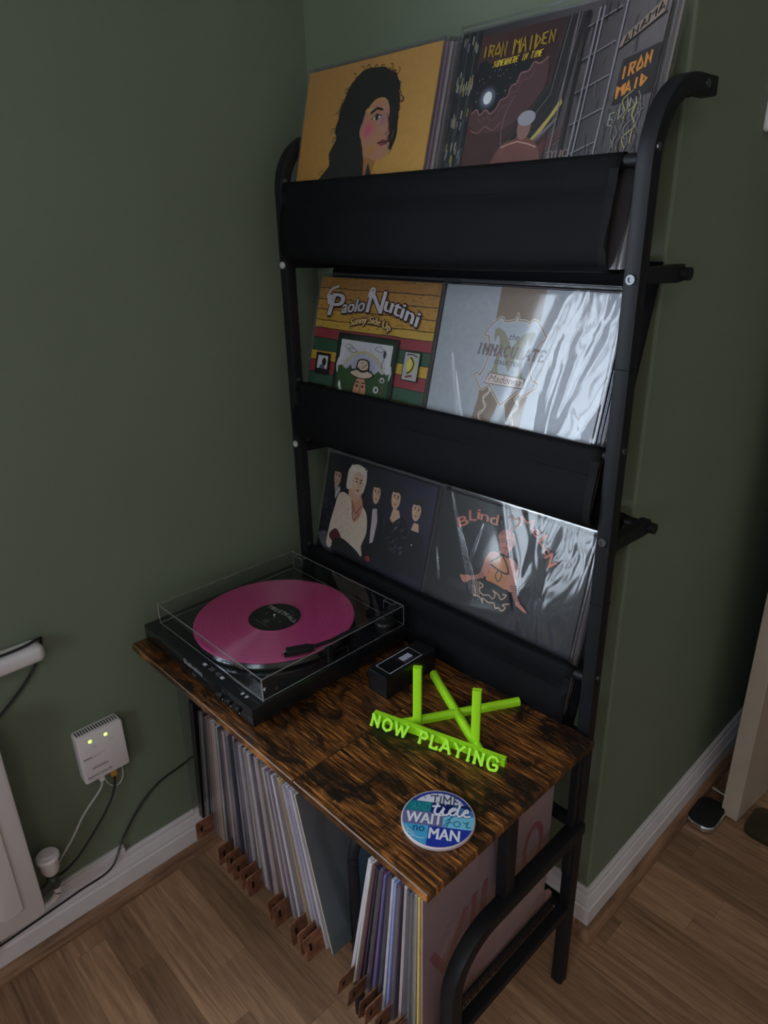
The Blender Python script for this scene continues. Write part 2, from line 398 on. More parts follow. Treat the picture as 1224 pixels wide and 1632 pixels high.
# left wall with the window opening
mb = MB()
mb.box(-.14, 0, RY0, WY0, 0, CH).box(-.14, 0, WY1, .28, 0, CH).box(-.14, 0, WY0, WY1, 0, WZ0).box(-.14, 0, WY0, WY1, WZ1, CH)
struct(obj('wall_left', mb, M_wall))
mb = MB().prism([(0, 0), (XC-.004, 0), (XC-.0012, .0012), (XC, .004), (XC, .28), (0, .28)], 0, CH)
struct(obj('wall_back', mb, M_wall))
struct(obj('wall_recess', MB().box(XC-.28, XC, .28, RY1, 0, CH), M_wall))
struct(obj('wall_far', MB().box(XC-.28, RX1+.2, RY1, RY1+.2, 0, CH), M_wall))
struct(obj('wall_right', MB().box(RX1, RX1+.2, RY0, RY1, 0, CH), M_cream))
struct(obj('wall_front', MB().box(-.28, W2X0, RY0-.2, RY0, 0, CH).box(W2X1, RX1+.2, RY0-.2, RY0, 0, CH).box(W2X0, W2X1, RY0-.2, RY0, 0, W2Z0).box(W2X0, W2X1, RY0-.2, RY0, W2Z1, CH), M_cream))
fill_win = struct(obj('fill_window', MB().box(W2X0, W2X1, RY0-.16, RY0-.11, W2Z0, W2Z0+.05).box(W2X0, W2X1, RY0-.16, RY0-.11, W2Z1-.05, W2Z1).box(W2X0, W2X0+.05, RY0-.16, RY0-.11, W2Z0+.05, W2Z1-.05).box(W2X1-.05, W2X1, RY0-.16, RY0-.11, W2Z0+.05, W2Z1-.05), M_white, bevel=.004))  # frame of the added fill window
obj('pane', MB().box(W2X0+.05, W2X1-.05, RY0-.138, RY0-.134, W2Z0+.05, W2Z1-.05), M_glass, fill_win)
struct(obj('ceiling', MB().box(-.28, RX1+.2, RY0-.2, RY1+.2, CH, CH+.1), M_ceil))
PL0 = -1.05
mb = MB().box(-.28, RX1+.2, PL0, RY1+.2, -.1, -.010).box(-.28, RX1+.2, RY0-.2, PL0, -.1, -.0005)
floor = struct(obj('floor', mb, [M_floor]))
# laminate strips, one object each
SW = .0655; protos = {}
def strip_mesh(L):
    k = round(L, 3)
    if k not in protos: protos[k] = MB().box(.00012, L-.00012, .00012, SW-.00012, -.010, 0).mesh('plank', bevel=.00025, seg=1); protos[k].materials.append(M_plank)
    return protos[k]
rows = int((RY1-PL0)/SW)+1; cnt = 0
for r in range(rows):
    y = PL0+r*SW; x = 0.0; first = [.16, .38, .27, .48, .08][r % 5]+.03*((r//5) % 3)
    xm = 1.75
    L = first
    while x < xm and cnt < 298:
        L2 = min(L, 1.75-x)
        o = bpy.data.objects.new('plank', strip_mesh(L2)); C.objects.link(o); o.parent = floor; o.location = (x, y, 0); cnt += 1
        x += L2; L = .43
obj('laminate', MB().box(1.7503, RX1, PL0, RY1, -.010, 0).box(0, RX1, RY0, PL0, -.0004, 0), M_plank, floor)
# baseboards
HB = .1075
prof = [(0, .022), (.017, .022), (.017, .066), (.014, .070), (.0145, .076), (.010, .092), (.0075, .0935), (.007, .103), (.004, HB), (0, HB)]
scot = [(0, 0), (.034, 0), (.034, .008), (.030, .018), (.022, .026), (.017, .028), (0, .028)]
def run(prof, kind):
    mb = MB()
    # kind: list of (point on wall foot, outward normal) corner stations with mitred offsets
    n = len(prof); vs = []
    for (px, py), (ox, oy) in kind: vs += [(px+ox*d, py+oy*d, z) for d, z in prof]
    fs = []
    for i in range(len(kind)-1):
        for j in range(n): fs.append((i*n+j, i*n+(j+1) % n, (i+1)*n+(j+1) % n, (i+1)*n+j))
    fs += [list(range(n))[::-1], [(len(kind)-1)*n+j for j in range(n)]]
    return mb.add(vs, fs)
struct(obj('baseboard_left', run(prof, [((0, RY0), (1, 0)), ((0, 0), (1, -1))]), M_white))
struct(obj('baseboard_back', run(prof, [((0, 0), (1, -1)), ((XC, 0), (1, -1))]), M_white))
struct(obj('baseboard_recess', run(prof, [((XC, 0), (1, -1)), ((XC, RY1), (1, 0))]), M_white))
struct(obj('trim_1', run(scot, [((0, RY0), (1, 0)), ((0, 0), (1, -1))]), M_strip))
struct(obj('trim_2', run(scot, [((0, 0), (1, -1)), ((XC, 0), (1, -1))]), M_strip))
struct(obj('trim_3', run(scot, [((XC, 0), (1, -1)), ((XC, RY1), (1, 0))]), M_strip))
# window in the left wall (outside the frame; it is what lights the room)
win = struct(obj('window_1', MB().box(-.13, -.08, WY0, WY1, WZ0, WZ0+.05).box(-.13, -.08, WY0, WY1, WZ1-.05, WZ1)
    .box(-.13, -.08, WY0, WY0+.05, WZ0+.05, WZ1-.05).box(-.13, -.08, WY1-.05, WY1, WZ0+.05, WZ1-.05)
    .box(-.13, -.08, (WY0+WY1)/2-.025, (WY0+WY1)/2+.025, WZ0+.05, WZ1-.05), M_white, bevel=.004))
obj('pane', MB().box(-.107, -.103, WY0+.05, (WY0+WY1)/2-.025, WZ0+.05, WZ1-.05), M_glass, win)
obj('pane', MB().box(-.107, -.103, (WY0+WY1)/2+.025, WY1-.05, WZ0+.05, WZ1-.05), M_glass, win)
# window board with rounded end, protruding over the radiator
sp = [(x, y) for x, y in rrect(-.0, .048, WY0-.1, -.694, .014)]
obj_s = obj('trim_4', MB().prism(sp, .655, .685), M_white, bevel=.011, seg=4, smooth=True); struct(obj_s)
# open door at the right edge of the frame
d0 = Vector((.8365, .492)); ddir = Vector((.103, .995)).normalized(); dn = Vector((ddir.y, -ddir.x))
c2 = d0+dn*.039
pts = [d0, c2, c2+ddir*.78, d0+ddir*.78]
door = struct(obj('door_1', MB().prism([(p.x, p.y) for p in pts], .008, 1.98), M_door, bevel=.0015))

# ================================================================== RACK + DESK (one piece of furniture)
ZR = (1.418, 1.056, .694); H = .6045
XL0, XL1, XR0, XR1 = .065, .087, .773, .795
YF, YB = -.145, -.123
rack = thing('record_rack', 'tall black metal record rack with three black fabric slings and a rustic brown desk top', 'shelf', (0, 0, 0))
def sqprof(h): return rrect(-h, h, -h, h, .0025, 2)
for xc_ in ((XL0+XL1)/2, (XR0+XR1)/2):
    ym = (YF+YB)/2; R = .088; zt = 1.502
    path = [(xc_, ym, .008), (xc_, ym, 1.30)] + [(xc_, ym+R-R*math.cos(math.radians(a)), zt-R+R*math.sin(math.radians(a))) for a in range(0, 91, 9)] + [(xc_, -.001, zt)]
    mbp = MB(); mbp.sweep(path, sqprof(.011), upv=(1, 0, 0))
    p = obj('post', mbp, M_metal, rack, smooth=True, ang=30)
    obj('foot', MB().lathe([(.006, 0), (.009, .002), (.0095, .008), (.0085, .012)], (xc_, ym, 0), 12), M_ttm, p, smooth=True)
    # joint lines where the upright sections meet
    for z in (1.176, .832): obj('joint', MB().box(xc_-.0113, xc_+.0113, ym-.0113, ym+.0113, z-.0006, z+.0006), M_hem, p)
    for z in ZR: obj('screw', MB().lathe([(.0045, 0), (.0045, .002), (.002, .0025)], (0, 0, 0), 10, T=Matrix.Rotation(PI/2, 4, 'Y')), M_screw, p, loc=(xc_+.011 if xc_ > .5 else xc_+.011, ym-.002, z+.012))
    for z in (1.286, .934):
        s_ = obj('screw', MB().lathe([(.0068, 0), (.0068, .0015), (.006, .003), (.0032, .003), (.0028, .0012), (.0001, .0012)], (0, 0, 0), 16, T=Matrix.Rotation(PI/2, 4, 'X')), M_screw if xc_ > .5 else M_screw_w, p, loc=(xc_, YF, z), smooth=True)
    obj('screw', MB().lathe([(.005, 0), (.005, .002), (.002, .0025)], (0, 0, 0), 10, T=Matrix.Rotation(PI/2, 4, 'Y')), M_screw, p, loc=(xc_+.011, -.03, zt))
for i, z in enumerate(ZR):
    obj('front_rail', MB().tube([(XL1-.002, ym, z), (XR0+.002, ym, z)], .008, 14), M_metal, rack, smooth=True)
BR = [(1.286, -.022), (.920, -.022)]
for z, y in BR:
    obj('back_rail', MB().tube([(XL0-.004, y, z), (XR1+.008, y, z)], .0085, 14), M_metal, rack, smooth=True)
    for x0, x1 in ((XL0+.004, XL1-.004), (XR0+.004, XR1-.002)):
        # bracket plate from the post back to the rail
        b_ = MB().prism([(YB-.002, z-.006), (y-.012, z-.011), (y+.004, z-.010), (y+.0105, z), (y+.004, z+.012), (YB-.002, z+.012)], x0, x1, T=Matrix(((0, 0, 1, 0), (1, 0, 0, 0), (0, 1, 0, 0), (0, 0, 0, 1))))
        obj('bracket', b_, M_metal, rack, bevel=.0015)
obj('back_rail', MB().tube([(XL1-.002, -.030, 1.498), (XR0+.002, -.030, 1.498)], .008, 12), M_metal, rack, smooth=True)
# slings
def sling(zb, drop, back, x0=.092, x1=.755):
    t = .0012
    pr = [(-.134+.0095*math.cos(math.radians(a)), zb+.0095*math.sin(math.radians(a))) for a in (-40, 0, 45, 90, 135, 180)]
    zl = zb-drop
    pr += [(-.1462, zb-.012), (-.1475, zb-.028), (-.1535, zb-.05), (-.157, zl+.03), (-.1545, zl+.012), (-.147, zl+.003), (-.136, zl), (-.124, zl+.003), (-.115, zl+.014)]
    pr += [(back[0]-.012, back[1]-.012), (back[0]-.010, back[1]), (back[0], back[1]+.0098), (back[0]+.0098, back[1]), (back[0]+.004, back[1]-.010)]
    pr = [tuple(p)[:2] for p in spline([(a, b, 0) for a, b in pr], 3)]
    n = len(pr); nx = 40; vs = []; fs = []
    for i in range(nx+1):
        u = i/nx; x = x0+(x1-x0)*u
        for j, (y, z) in enumerate(pr):
            s = j/n
            wob = 0
            if .30 < s < .62: wob = .0028*math.sin(PI*(s-.30)/.32)*(math.sin(u*9+zb*7)+.6*math.sin(u*23+zb*3))
            vs.append((x, y-abs(wob)*.9, z+(wob*.4 if .45 < s < .6 else 0)-(.004*math.sin(PI*u) if .45 < s < .62 else 0)))
    for i in range(nx):
        for j in range(n-1): fs.append((i*n+j, i*n+j+1, (i+1)*n+j+1, (i+1)*n+j))
    me = bpy.data.meshes.new('sling'); me.from_pydata(vs, [], fs)
    for p_ in me.polygons: p_.use_smooth = True
    me.materials.append(M_fabric)
    o = bpy.data.objects.new('sling', me); C.objects.link(o); o.parent = rack
    so = o.modifiers.new('t', 'SOLIDIFY'); so.thickness = t; so.offset = 0
    # hem along the rail pocket and double-stitched side hem
    yh = -.1483
    st = MB()
    for k in range(150):
        xx = x0+.004+(x1-x0-.008)*k/150
        st.box(xx, xx+.0028, -.1496, -.1478, zb-.0292, zb-.0282)
    obj('stitching', st, M_hem, o)['kind'] = 'stuff'
    for side in (x0, x1):
        st = MB(); sg = 1 if side == x0 else -1
        pth = [Vector((0, a, b)) for a, b in pr[int(n*.30):int(n*.60)]]
        st.sweep([(side+sg*.006, p.y-.0014, p.z) for p in pth], [(-.006, -.0006), (.006, -.0006), (.006, .0006), (-.006, .0006)], upv=(0, 1, .1))
        obj('side_hem', st, M_hem, o)
    return o
sling(ZR[0], .125, (-.030, 1.498)); sling(ZR[1], .105, (-.022, 1.286), x1=.767); sling(ZR[2], .100, (-.022, .920))
# desk top panels, pale worn edges
YFR = -.537; YBK = -.152
for xa, xb in ((.024, .2835), (.2843, .5415), (.5423, .811)):
    me = MB().box(0, xb-xa, 0, YBK-YFR, 0, .014).mesh('desk_panel', bevel=.0014, seg=1)
    me.materials.append(M_desk); me.materials.append(M_edge)
    for p_ in me.polygons:
        if p_.area < .0006 and abs(p_.normal.z) > .3 and abs(p_.normal.z) < .95 and p_.normal.y < -.3: p_.material_index = 1
    obj('desk_panel', me, None, rack, loc=(xa, YFR, H-.014))
# floor-standing side loops: front leg bends back into a horizontal bar that meets the rear post
def loop(x, yfr=-.462, zt=.400, R=.085, h=.012, yb=YB-.01, square=True, zb=0.0):
    path = [(x, yfr, .004)] + [(x, yfr, zt-R-.05)] + [(x, yfr+R-R*math.cos(math.radians(a)), zt-R+R*math.sin(math.radians(a))) for a in range(0, 91, 9)] + [(x, yb, zt)]
    m_ = MB()
    if square: m_.sweep(path, sqprof(h), upv=(1, 0, 0))
    else: m_.tube(path, h, 14)
    return obj('side_loop', m_, M_metal, rack, smooth=True, ang=30)
loop(.790); loop(.050, yfr=-.30)
loop(.560, -.445, .455, .07, .0095, -.16, square=False)
for x in (.784, .056):
    obj('upright', MB().box(x-.010, x+.010, -.345, -.323, .400, H-.0142), M_metal, rack, bevel=.0015)
    obj('lower_bar', MB().box(x-.010, x+.010, -.450 if x > .5 else -.30, YF, .198, .214), M_metal, rack, bevel=.0015)
    obj('upper_bar', MB().box(x-.006, x+.008, YF-.012, YF-.002, .3, H-.0142), M_metal, rack, bevel=.0015)
for z in (.590, .41, .21): obj('cross_bar', MB().box(XL1, XR0, YF+.001, YB-.003, z-.016, z), M_metal, rack, bevel=.0015)
obj('cross_bar', MB().box(.06, .782, -.455, -.437, .190, .204), M_metal, rack, bevel=.0015)
obj('cross_bar', MB().box(.06, .782, -.49, -.475, .575, .590), M_metal, rack, bevel=.0015)
# mesh tray the records stand on
mt = MB()
for k in range(60):
    y = -.448+k*.0049; mt.box(.7685, .7700, y, y+.0016, .2025, .235)
mt.box(.768, .7705, -.45, -.155, .234, .2365)
obj('mesh_guard', mt, M_metal, rack)['kind'] = 'stuff'
tr = MB()
for k in range(44): tr.box(.075+k*.0158, .0772+k*.0158, -.45, -.155, .2015, .2035)
for k in range(19): tr.box(.07, .768, -.448+k*.016, -.446+k*.016, .2000, .2015)
obj('mesh_shelf', tr, M_metal, rack)['kind'] = 'stuff'

# ================================================================== SLEEVES IN THE SLINGS
TAN = .26; TA = math.atan(TAN); S = .315
def sleeve_root(name, label, x0, zb, drop, off, thick=.0035, color=(.5, .48, .46), rz=0, group=None, S=S):
    z0 = zb-drop; y0 = -.118+off-TAN*drop
    me = MB().box(0, S, .0002, thick, 0, S).mesh(name, bevel=.0004, seg=1)
    me.materials.append(mat('jacket', color, .5))
    o = bpy.data.objects.new(name, me); C.objects.link(o)
    o.location = (x0, y0, z0); o.rotation_euler = (-TA, rz, 0)
    tag(o, label, 'record sleeve', group)
    return o
def plastic(parent, S=.315, m=1.03, crinkle=0, seed=1, bulge=.002, creases=()):
    """clear outer sleeve: front film with folds, welded edges"""
    rnd = random.Random(seed); n = 180 if crinkle else 6; w_ = S*m; e = (w_-S)/2
    folds = [(rnd.uniform(.55, 1), rnd.uniform(-.5, .5), rnd.uniform(.02, .04), rnd.uniform(.4, .8)) for _ in range(crinkle)]
    vs = []
    for j in range(n+1):
        for i in range(n+1):
            u, v = i/n, j/n
            d = .0012+bulge*math.sin(PI*u)*math.sin(PI*v)
            for (fu, sl, wd, am) in folds:
                t = u-(fu+sl*(v-.5)); d += .0026*am*math.exp(-(t/wd)**2)*(.35+.65*abs(math.sin(3*v+fu*9)))
            for (ua, va, ub, vb, wd, am) in creases:
                if va <= v <= vb:
                    f_ = (v-va)/(vb-va); t = u-(ua+(ub-ua)*f_); ww = wd*(1.15-f_); d += am*math.exp(-(t/ww)**2)*min(1, 8*f_)*min(1, 8*(1-f_))
            vs.append((-e+w_*u, -d, -.001+w_*v))
    fs = [(j*(n+1)+i, j*(n+1)+i+1, (j+1)*(n+1)+i+1, (j+1)*(n+1)+i) for j in range(n) for i in range(n)]
    me = bpy.data.meshes.new('plastic_sleeve'); me.from_pydata(vs, [], fs)
    for p_ in me.polygons: p_.use_smooth = True
    me.materials.append(M_sleeve_crk if crinkle else M_sleeve_soft)
    o = bpy.data.objects.new('plastic_sleeve', me); C.objects.link(o); o.parent = parent
    b = MB(); q = .0012
    b.box(-e-q, -e+.001, -.0012, .0022, 0, w_).box(S+e-.001, S+e+q, -.0012, .0022, 0, w_).box(-e, S+e, -.0012, .0022, w_-.0025, w_)
    obj('sleeve_seam', b, M_sleeve_edge, o)
    return o
K = lambda *c: rgb(*c)
# --- yellow portrait cover (generic stand-in artwork)
XLC = .0945
a = Art(); YEL = K(214, 160, 70)
a.quad([(0, 0), (1, 0), (1, 1), (0, 1)], [K(205, 150, 58), K(222, 170, 72), K(205, 155, 82), K(196, 146, 80)])
INK = K(22, 22, 26)
hair = [(.20, .36), (.24, .46), (.28, .50), (.265, .56), (.31, .63), (.29, .68), (.31, .74), (.31, .79), (.335, .825), (.36, .88), (.40, .915), (.45, .945), (.50, .955), (.57, .95), (.62, .945), (.67, .92), (.71, .905), (.735, .87), (.755, .84), (.75, .80), (.77, .765), (.755, .72), (.77, .68), (.755, .64), (.745, .60), (.735, .57), (.70, .60), (.69, .66), (.68, .78), (.60, .80), (.54, .76), (.51, .70), (.53, .60), (.56, .50), (.60, .43), (.64, .36)]
a.poly([(.06, .30), (.17, .40), (.26, .475), (.38, .50), (.55, .49), (.63, .44), (.66, .40), (.66, .30)], K(32, 33, 36), 3)
a.poly(hair, INK, 3)
a.poly([(.55, .56), (.66, .53), (.63, .43), (.57, .42)], K(176, 120, 66))
SK = K(196, 142, 112)
a.poly([(.515, .72), (.56, .775), (.62, .79), (.68, .78), (.705, .725), (.70, .68), (.725, .625), (.72, .60), (.745, .565), (.735, .535), (.70, .505), (.64, .50), (.57, .53), (.52, .60)], SK, 3)
a.grad(.56, .655, .065, .06, K(214, 92, 128), SK); a.grad(.66, .69, .03, .05, K(170, 118, 150), SK); a.grad(.60, .55, .06, .035, K(205, 140, 60), SK); a.grad(.56, .745, .04, .02, K(220, 190, 90), SK)
a.poly([(.565, .725), (.61, .745), (.655, .735), (.655, .745), (.61, .76), (.56, .74)], INK)
a.poly([(.58, .705), (.61, .722), (.645, .712), (.615, .695)], K(225, 220, 215)); a.ell(.615, .708, .013, .014, INK)
a.line([(.575, .70), (.61, .725), (.65, .713)], .006, INK); a.line([(.69, .72), (.715, .64), (.69, .62)], .008, K(150, 90, 80), 3)
a.poly([(.645, .582), (.685, .60), (.70, .592), (.735, .59), (.72, .575), (.68, .565)], K(150, 66, 80)); a.line([(.645, .583), (.69, .584), (.735, .588)], .005, INK)
a.poly([(.69, .76), (.715, .77), (.75, .72), (.755, .62), (.735, .56), (.755, .54), (.74, .52), (.78, .6), (.77, .7), (.76, .8), (.70, .85)], INK, 3)
rr = random.Random(3)
for k in range(46):
    i = rr.randrange(0, 26); p = hair[i]; q_ = rr.uniform(0, 2*PI)
    pts = [(p[0]+.006*math.cos(q_), p[1]+.006*math.sin(q_))]
    for j in range(4): q_ += rr.uniform(.4, 1.3); pts.append((pts[-1][0]+.012*math.cos(q_), pts[-1][1]+.012*math.sin(q_)))
    a.line(pts, .004, INK, 3)
a.poly([(.60, .49), (.635, .43), (.67, .435), (.66, .36), (.58, .38)], K(40, 41, 44))
s1 = sleeve_root('record_sleeve', 'yellow record sleeve with a dark curly-haired portrait, top sling left', XLC, ZR[0], .12, 0, color=K(200, 150, 70))
a.build('cover_print', s1, S); plastic(s1, m=1.02, seed=2)
# --- dark city cover (generic stand-in artwork, lettering kept)
XRC = .4485
a = Art(); a.quad([(0, 0), (1, 0), (1, 1), (0, 1)], [K(40, 26, 26), K(54, 48, 50), K(96, 88, 90), K(34, 38, 44)])
a.rect(0, .115, 0, 1, K(30, 36, 40))
rr = random.Random(5)
for k in range(5): a.line([(.02+k*.023, 0), (.015+k*.023, 1)], .004, K(80, 86, 90) if k % 2 else K(14, 16, 20))
for k in range(70):
    x = rr.uniform(0, .10); y = rr.choice([.92, .78, .76, .62, .60, .5, .45])+rr.uniform(-.03, .03)
    a.poly([(x, y), (x+.008, y-.006), (x+.010, y+.028), (x+.002, y+.034)], rr.choice([K(120, 126, 130), K(150, 150, 140), K(140, 130, 70), K(60, 66, 80)]))
a.quad([(.12, .35), (.56, .35), (.56, .97), (.12, .97)], [K(72, 34, 30), K(60, 28, 30), K(58, 30, 34), K(80, 46, 48)])
a.poly([(.13, .86), (.25, .83), (.36, .84), (.44, .82), (.40, .76), (.34, .70), (.28, .64), (.13, .66)], K(16, 18, 26), 3)
for k in range(30): a.ell(rr.uniform(.14, .36), rr.uniform(.68, .84), .002, .002, K(190, 195, 210), 6)
a.grad(.21, .708, .055, .055, K(150, 160, 190), K(18, 20, 28)); a.ell(.21, .708, .023, .026, K(245, 248, 250))
cl = [(.13, .65), (.16, .665), (.18, .64), (.21, .66), (.24, .64), (.27, .66), (.285, .69), (.32, .70), (.33, .74), (.36, .75), (.37, .785), (.41, .79), (.43, .82), (.46, .81), (.50, .83), (.50, .70), (.36, .58), (.24, .56), (.13, .60)]
a.poly(cl, K(86, 54, 58), 3); a.line(cl[:15], .006, K(150, 110, 108), 3); a.line([(x+.012, y-.03) for x, y in cl[1:13]], .005, K(110, 72, 74), 3)
a.line([(.14, .58), (.19, .565), (.22, .59), (.27, .57), (.31, .60)], .006, K(130, 90, 90), 3)
a.quad([(.12, .36), (.40, .36), (.40, .50), (.12, .46)], [K(84, 30, 24), K(96, 40, 30), K(60, 24, 24), K(70, 30, 28)])
a.poly([(.28, .44), (.54, .74), (.56, .97), (.64, .97), (.60, .60), (.46, .44)], K(24, 22, 24))
for k in range(6): a.line([(.30+.035*k, .44), (.53+.012*k, .72-.04*k), (.56+.016*k, .97)], .004, [K(70, 62, 64), K(120, 110, 110), K(50, 44, 46)][k % 3])
a.poly([(.47, .50), (.56, .60), (.60, .66), (.61, .64), (.54, .55), (.48, .48)], K(196, 176, 90)); a.line([(.44, .46), (.60, .585)], .012, K(120, 112, 116))
for k in range(4): a.line([(.47+.01*k, .42+.012*k), (.64, .50+.02*k)], .004, K(130, 60, 60))
a.textq('SYNC', .58, .68, .43, .03, K(150, 120, 110), True)
# stand-in for the figure: a plain pale blocky statue-like bust
a.poly([(.30, .40), (.33, .50), (.40, .52), (.43, .54), (.47, .52), (.52, .49), (.54, .40)], K(120, 66, 56), 3)
a.line([(.33, .49), (.42, .51), (.52, .48)], .006, K(196, 150, 130), 2); a.ell(.44, .565, .035, .05, K(150, 110, 100)); a.ell(.445, .60, .045, .03, K(170, 168, 176))
a.line([(.34, .46), (.32, .56), (.33, .64), (.36, .70)], .006, K(110, 90, 100), 2)
for k in range(9): a.line([(.60+.045*k+.01, .97), (.585+.05*k, .36)], [.006, .014, .005][k % 3], [K(130, 122, 130), K(22, 20, 26), K(92, 40, 44), K(70, 66, 74)][k % 4])
a.quad([(.70, .36), (.99, .36), (1, 1), (.72, 1)], [K(50, 46, 52), K(74, 70, 74), K(120, 112, 114), K(70, 64, 70)])
for k in range(5):
    y = .42+k*.12; a.line([(.66, y), (.80, y+.05)], .007, K(20, 18, 22)); a.line([(.66, y+.008), (.80, y+.058)], .004, K(150, 144, 150))
for k in range(60):
    x = rr.uniform(.64, .99); y = rr.uniform(.38, .95); a.line([(x, y), (x+rr.uniform(-.01, .01), y+rr.uniform(.02, .08))], .003, rr.choice([K(120, 114, 118), K(40, 36, 42), K(90, 86, 92)]))
for x in (.685, .705, .80): a.line([(x, .37), (x+.02, .97)], .007, K(150, 146, 156))
a.poly([(.82, .80), (.98, .90), (.985, .96), (.83, .84)], K(150, 132, 120)); a.line([(.82, .80), (.99, .90)], .005, K(20, 18, 20))
a.letters('ANAMA', ANG, lambda i, x, y: (.838+.029*i+.022*x, .812+.0215*i+.014*x+.028*y), .005, K(24, 20, 22))
a.quad([(.84, .60), (.99, .63), (.995, .80), (.85, .76)], [K(40, 36, 38)]*2+[K(54, 50, 52)]*2)
OR = K(214, 140, 60)
a.letters('IRON', ANG, lambda i, x, y: (.855+.03*i+.022*x, .685+.012*i+.045*y+.01*x), .008, OR)
a.letters('MAID', ANG, lambda i, x, y: (.856+.029*i+.022*x, .625+.010*i+.04*y+.008*x), .008, OR)
a.letters('EDD', ANG, lambda i, x, y: (.84+.038*i+.026*x, .525+.022*i+.05*y), .005, K(150, 150, 140))
for k in range(26):
    x = rr.uniform(.86, .97); y = rr.uniform(.40, .58); a.line([(x, y), (x+rr.uniform(-.02, .02), y+.04), (x+rr.uniform(-.02, .02), y+.07)], .004, rr.choice([K(170, 160, 110), K(120, 120, 120), K(90, 80, 50)]), 3)
def mplace(i, x, y):
    t = i/11.0; return (.145+.0345*i+.028*x, .875+.022*abs(t-.5)*0+.045*y-(.012 if 2 < i < 9 else 0)*(y < .2)+.004*t)
a.letters('IRON MAIDEN', ANG, mplace, .0026, K(90, 20, 20), outline=(.0036, K(222, 196, 70)))
a.letters('SOMEWHERE IN TIME', ANG, lambda i, x, y: (.215+.0150*i+.0115*x+.006*y, .826+.025*y+.0005*i), .0036, K(222, 196, 70))
s2 = sleeve_root('record_sleeve', 'dark record sleeve with a moonlit city scene and yellow lettering, top sling right', XRC, ZR[0], .12, 0, color=K(50, 46, 50))
a.build('cover_print', s2, S); plastic(s2, m=1.035, seed=5, bulge=.006)
# --- striped plank cover with framed picture
a = Art()
for k in range(5):
    y0 = 1-.064*k; a.rect(0, 1, y0-.064, y0, [K(176, 124, 56), K(182, 132, 60), K(190, 140, 58), K(196, 150, 56), K(204, 164, 62)][k])
RD, GR, YE, BK = K(150, 48, 56), K(38, 84, 58), K(206, 168, 56), K(26, 24, 24)
a.rect(0, 1, .60, .697, RD)
for y0, y1, c in ((.635, .697, RD), (.56, .635, GR), (.497, .56, YE), (.423, .497, RD), (.347, .423, GR), (.27, .347, YE), (.19, .27, RD), (.1, .19, GR), (0, .1, YE)):
    a.rect(0, 1, y0, y1, c)
rr = random.Random(8)
for y in (.936, .872, .808, .744, .697, .635, .56, .497, .423, .347):
    a.line([(x/14, y+rr.uniform(-.003, .003)) for x in range(15)], .0045, BK)
for k in range(420):
    x = rr.random(); y = rr.uniform(.70, .995) if k < 330 else rr.choice([rr.uniform(.5, .555), rr.uniform(.30, .345)])
    a.line([(x, y), (x+rr.uniform(.008, .03), y+rr.uniform(-.003, .003))], .0022, K(92, 62, 28), same=k % 20 != 0)
def pwarp(x0, x1, y0, h, sag=0, slope=0): return lambda x, y: (x0+(x1-x0)*x, y0+h*y+slope*x-sag*(x-.5)**2*4+sag)
def outlined(st, wp, col, dark, off, bold=True, shear=.15):
    for dx, dy in ((-1, 0), (1, 0), (0, -1), (0, 1), (.8, -1.6), (1.2, -1.2)): a.text(st, (lambda x, y, dx=dx, dy=dy: (wp(x, y)[0]+off*dx, wp(x, y)[1]+off*dy)), dark, bold, shear)
    a.text(st, wp, col, bold, shear)
LT = K(205, 200, 206); DB = K(46, 22, 24)
outlined('P', pwarp(.105, .245, .775, .135), LT, DB, .008)
outlined('aolo', pwarp(.235, .43, .795, .075, slope=.025), LT, DB, .008)
outlined('N', pwarp(.45, .60, .815, .125), LT, DB, .008)
outlined('utini', lambda x, y: (.60+.285*x, .832+.085*y-.075*x**1.3), LT, DB, .008)
a.ell(.115, .868, .022, .03, LT); a.line([(.105, .86), (.09, .89), (.12, .93), (.18, .95)], .014, LT, 4); a.line([(.455, .90), (.47, .945), (.50, .945), (.50, .91)], .013, LT, 4)
outlined('Sunny Side Up', lambda x, y: (.33+.345*x, .725+.042*y+.03*math.sin(PI*x)-.004*x), K(208, 176, 120), DB, .005)
# frame
a.rect(.245, .765, .10, .682, K(24, 26, 24)); a.rect(.258, .752, .113, .669, K(30, 52, 36))
a.rect(.28, .722, .13, .645, K(206, 206, 214))
a.grad(.50, .49, .24, .13, K(150, 152, 180), K(206, 206, 214))
a.line([(.50+.19*math.cos(t), .42+.165*math.sin(t)) for t in [PI*k/20 for k in range(21)]], .016, K(196, 184, 140)); a.line([(.50+.175*math.cos(t), .42+.15*math.sin(t)) for t in [PI*k/20 for k in range(21)]], .012, K(180, 180, 196))
for cx, cy in ((.36, .60), (.39, .585), (.62, .61)):
    a.line([(cx-.04, cy), (cx-.03, cy+.015), (cx, cy+.02), (cx+.02, cy+.01), (cx+.04, cy), (cx, cy-.01), (cx-.04, cy)], .0035, K(90, 90, 96), 3)
a.line([(.66, .51), (.65, .53), (.665, .565)], .004, BK, 3); a.ell(.665, .59, .012, .022, K(60, 60, 60))
hedge = [(.28, .50)] + [(.28+.442*k/24, .485+rr.uniform(-.012, .02)-(.012 if k > 8 else 0)) for k in range(25)] + [(.722, .13), (.28, .13)]
a.poly(hedge, K(52, 82, 50))
for k in range(160):
    x = rr.uniform(.285, .71); y = rr.uniform(.14, .47); a.line([(x, y), (x+rr.uniform(-.012, .012), y+.018)], .0035, rr.choice([K(28, 48, 30), K(76, 108, 66), K(40, 60, 38)]), same=k % 20 != 0)
for cx, cy in ((.30, .385), (.31, .37)): a.poly([(cx, cy), (cx+.012, cy+.02), (cx+.02, cy-.01), (cx+.04, cy-.035), (cx+.005, cy-.025)], K(220, 220, 220))
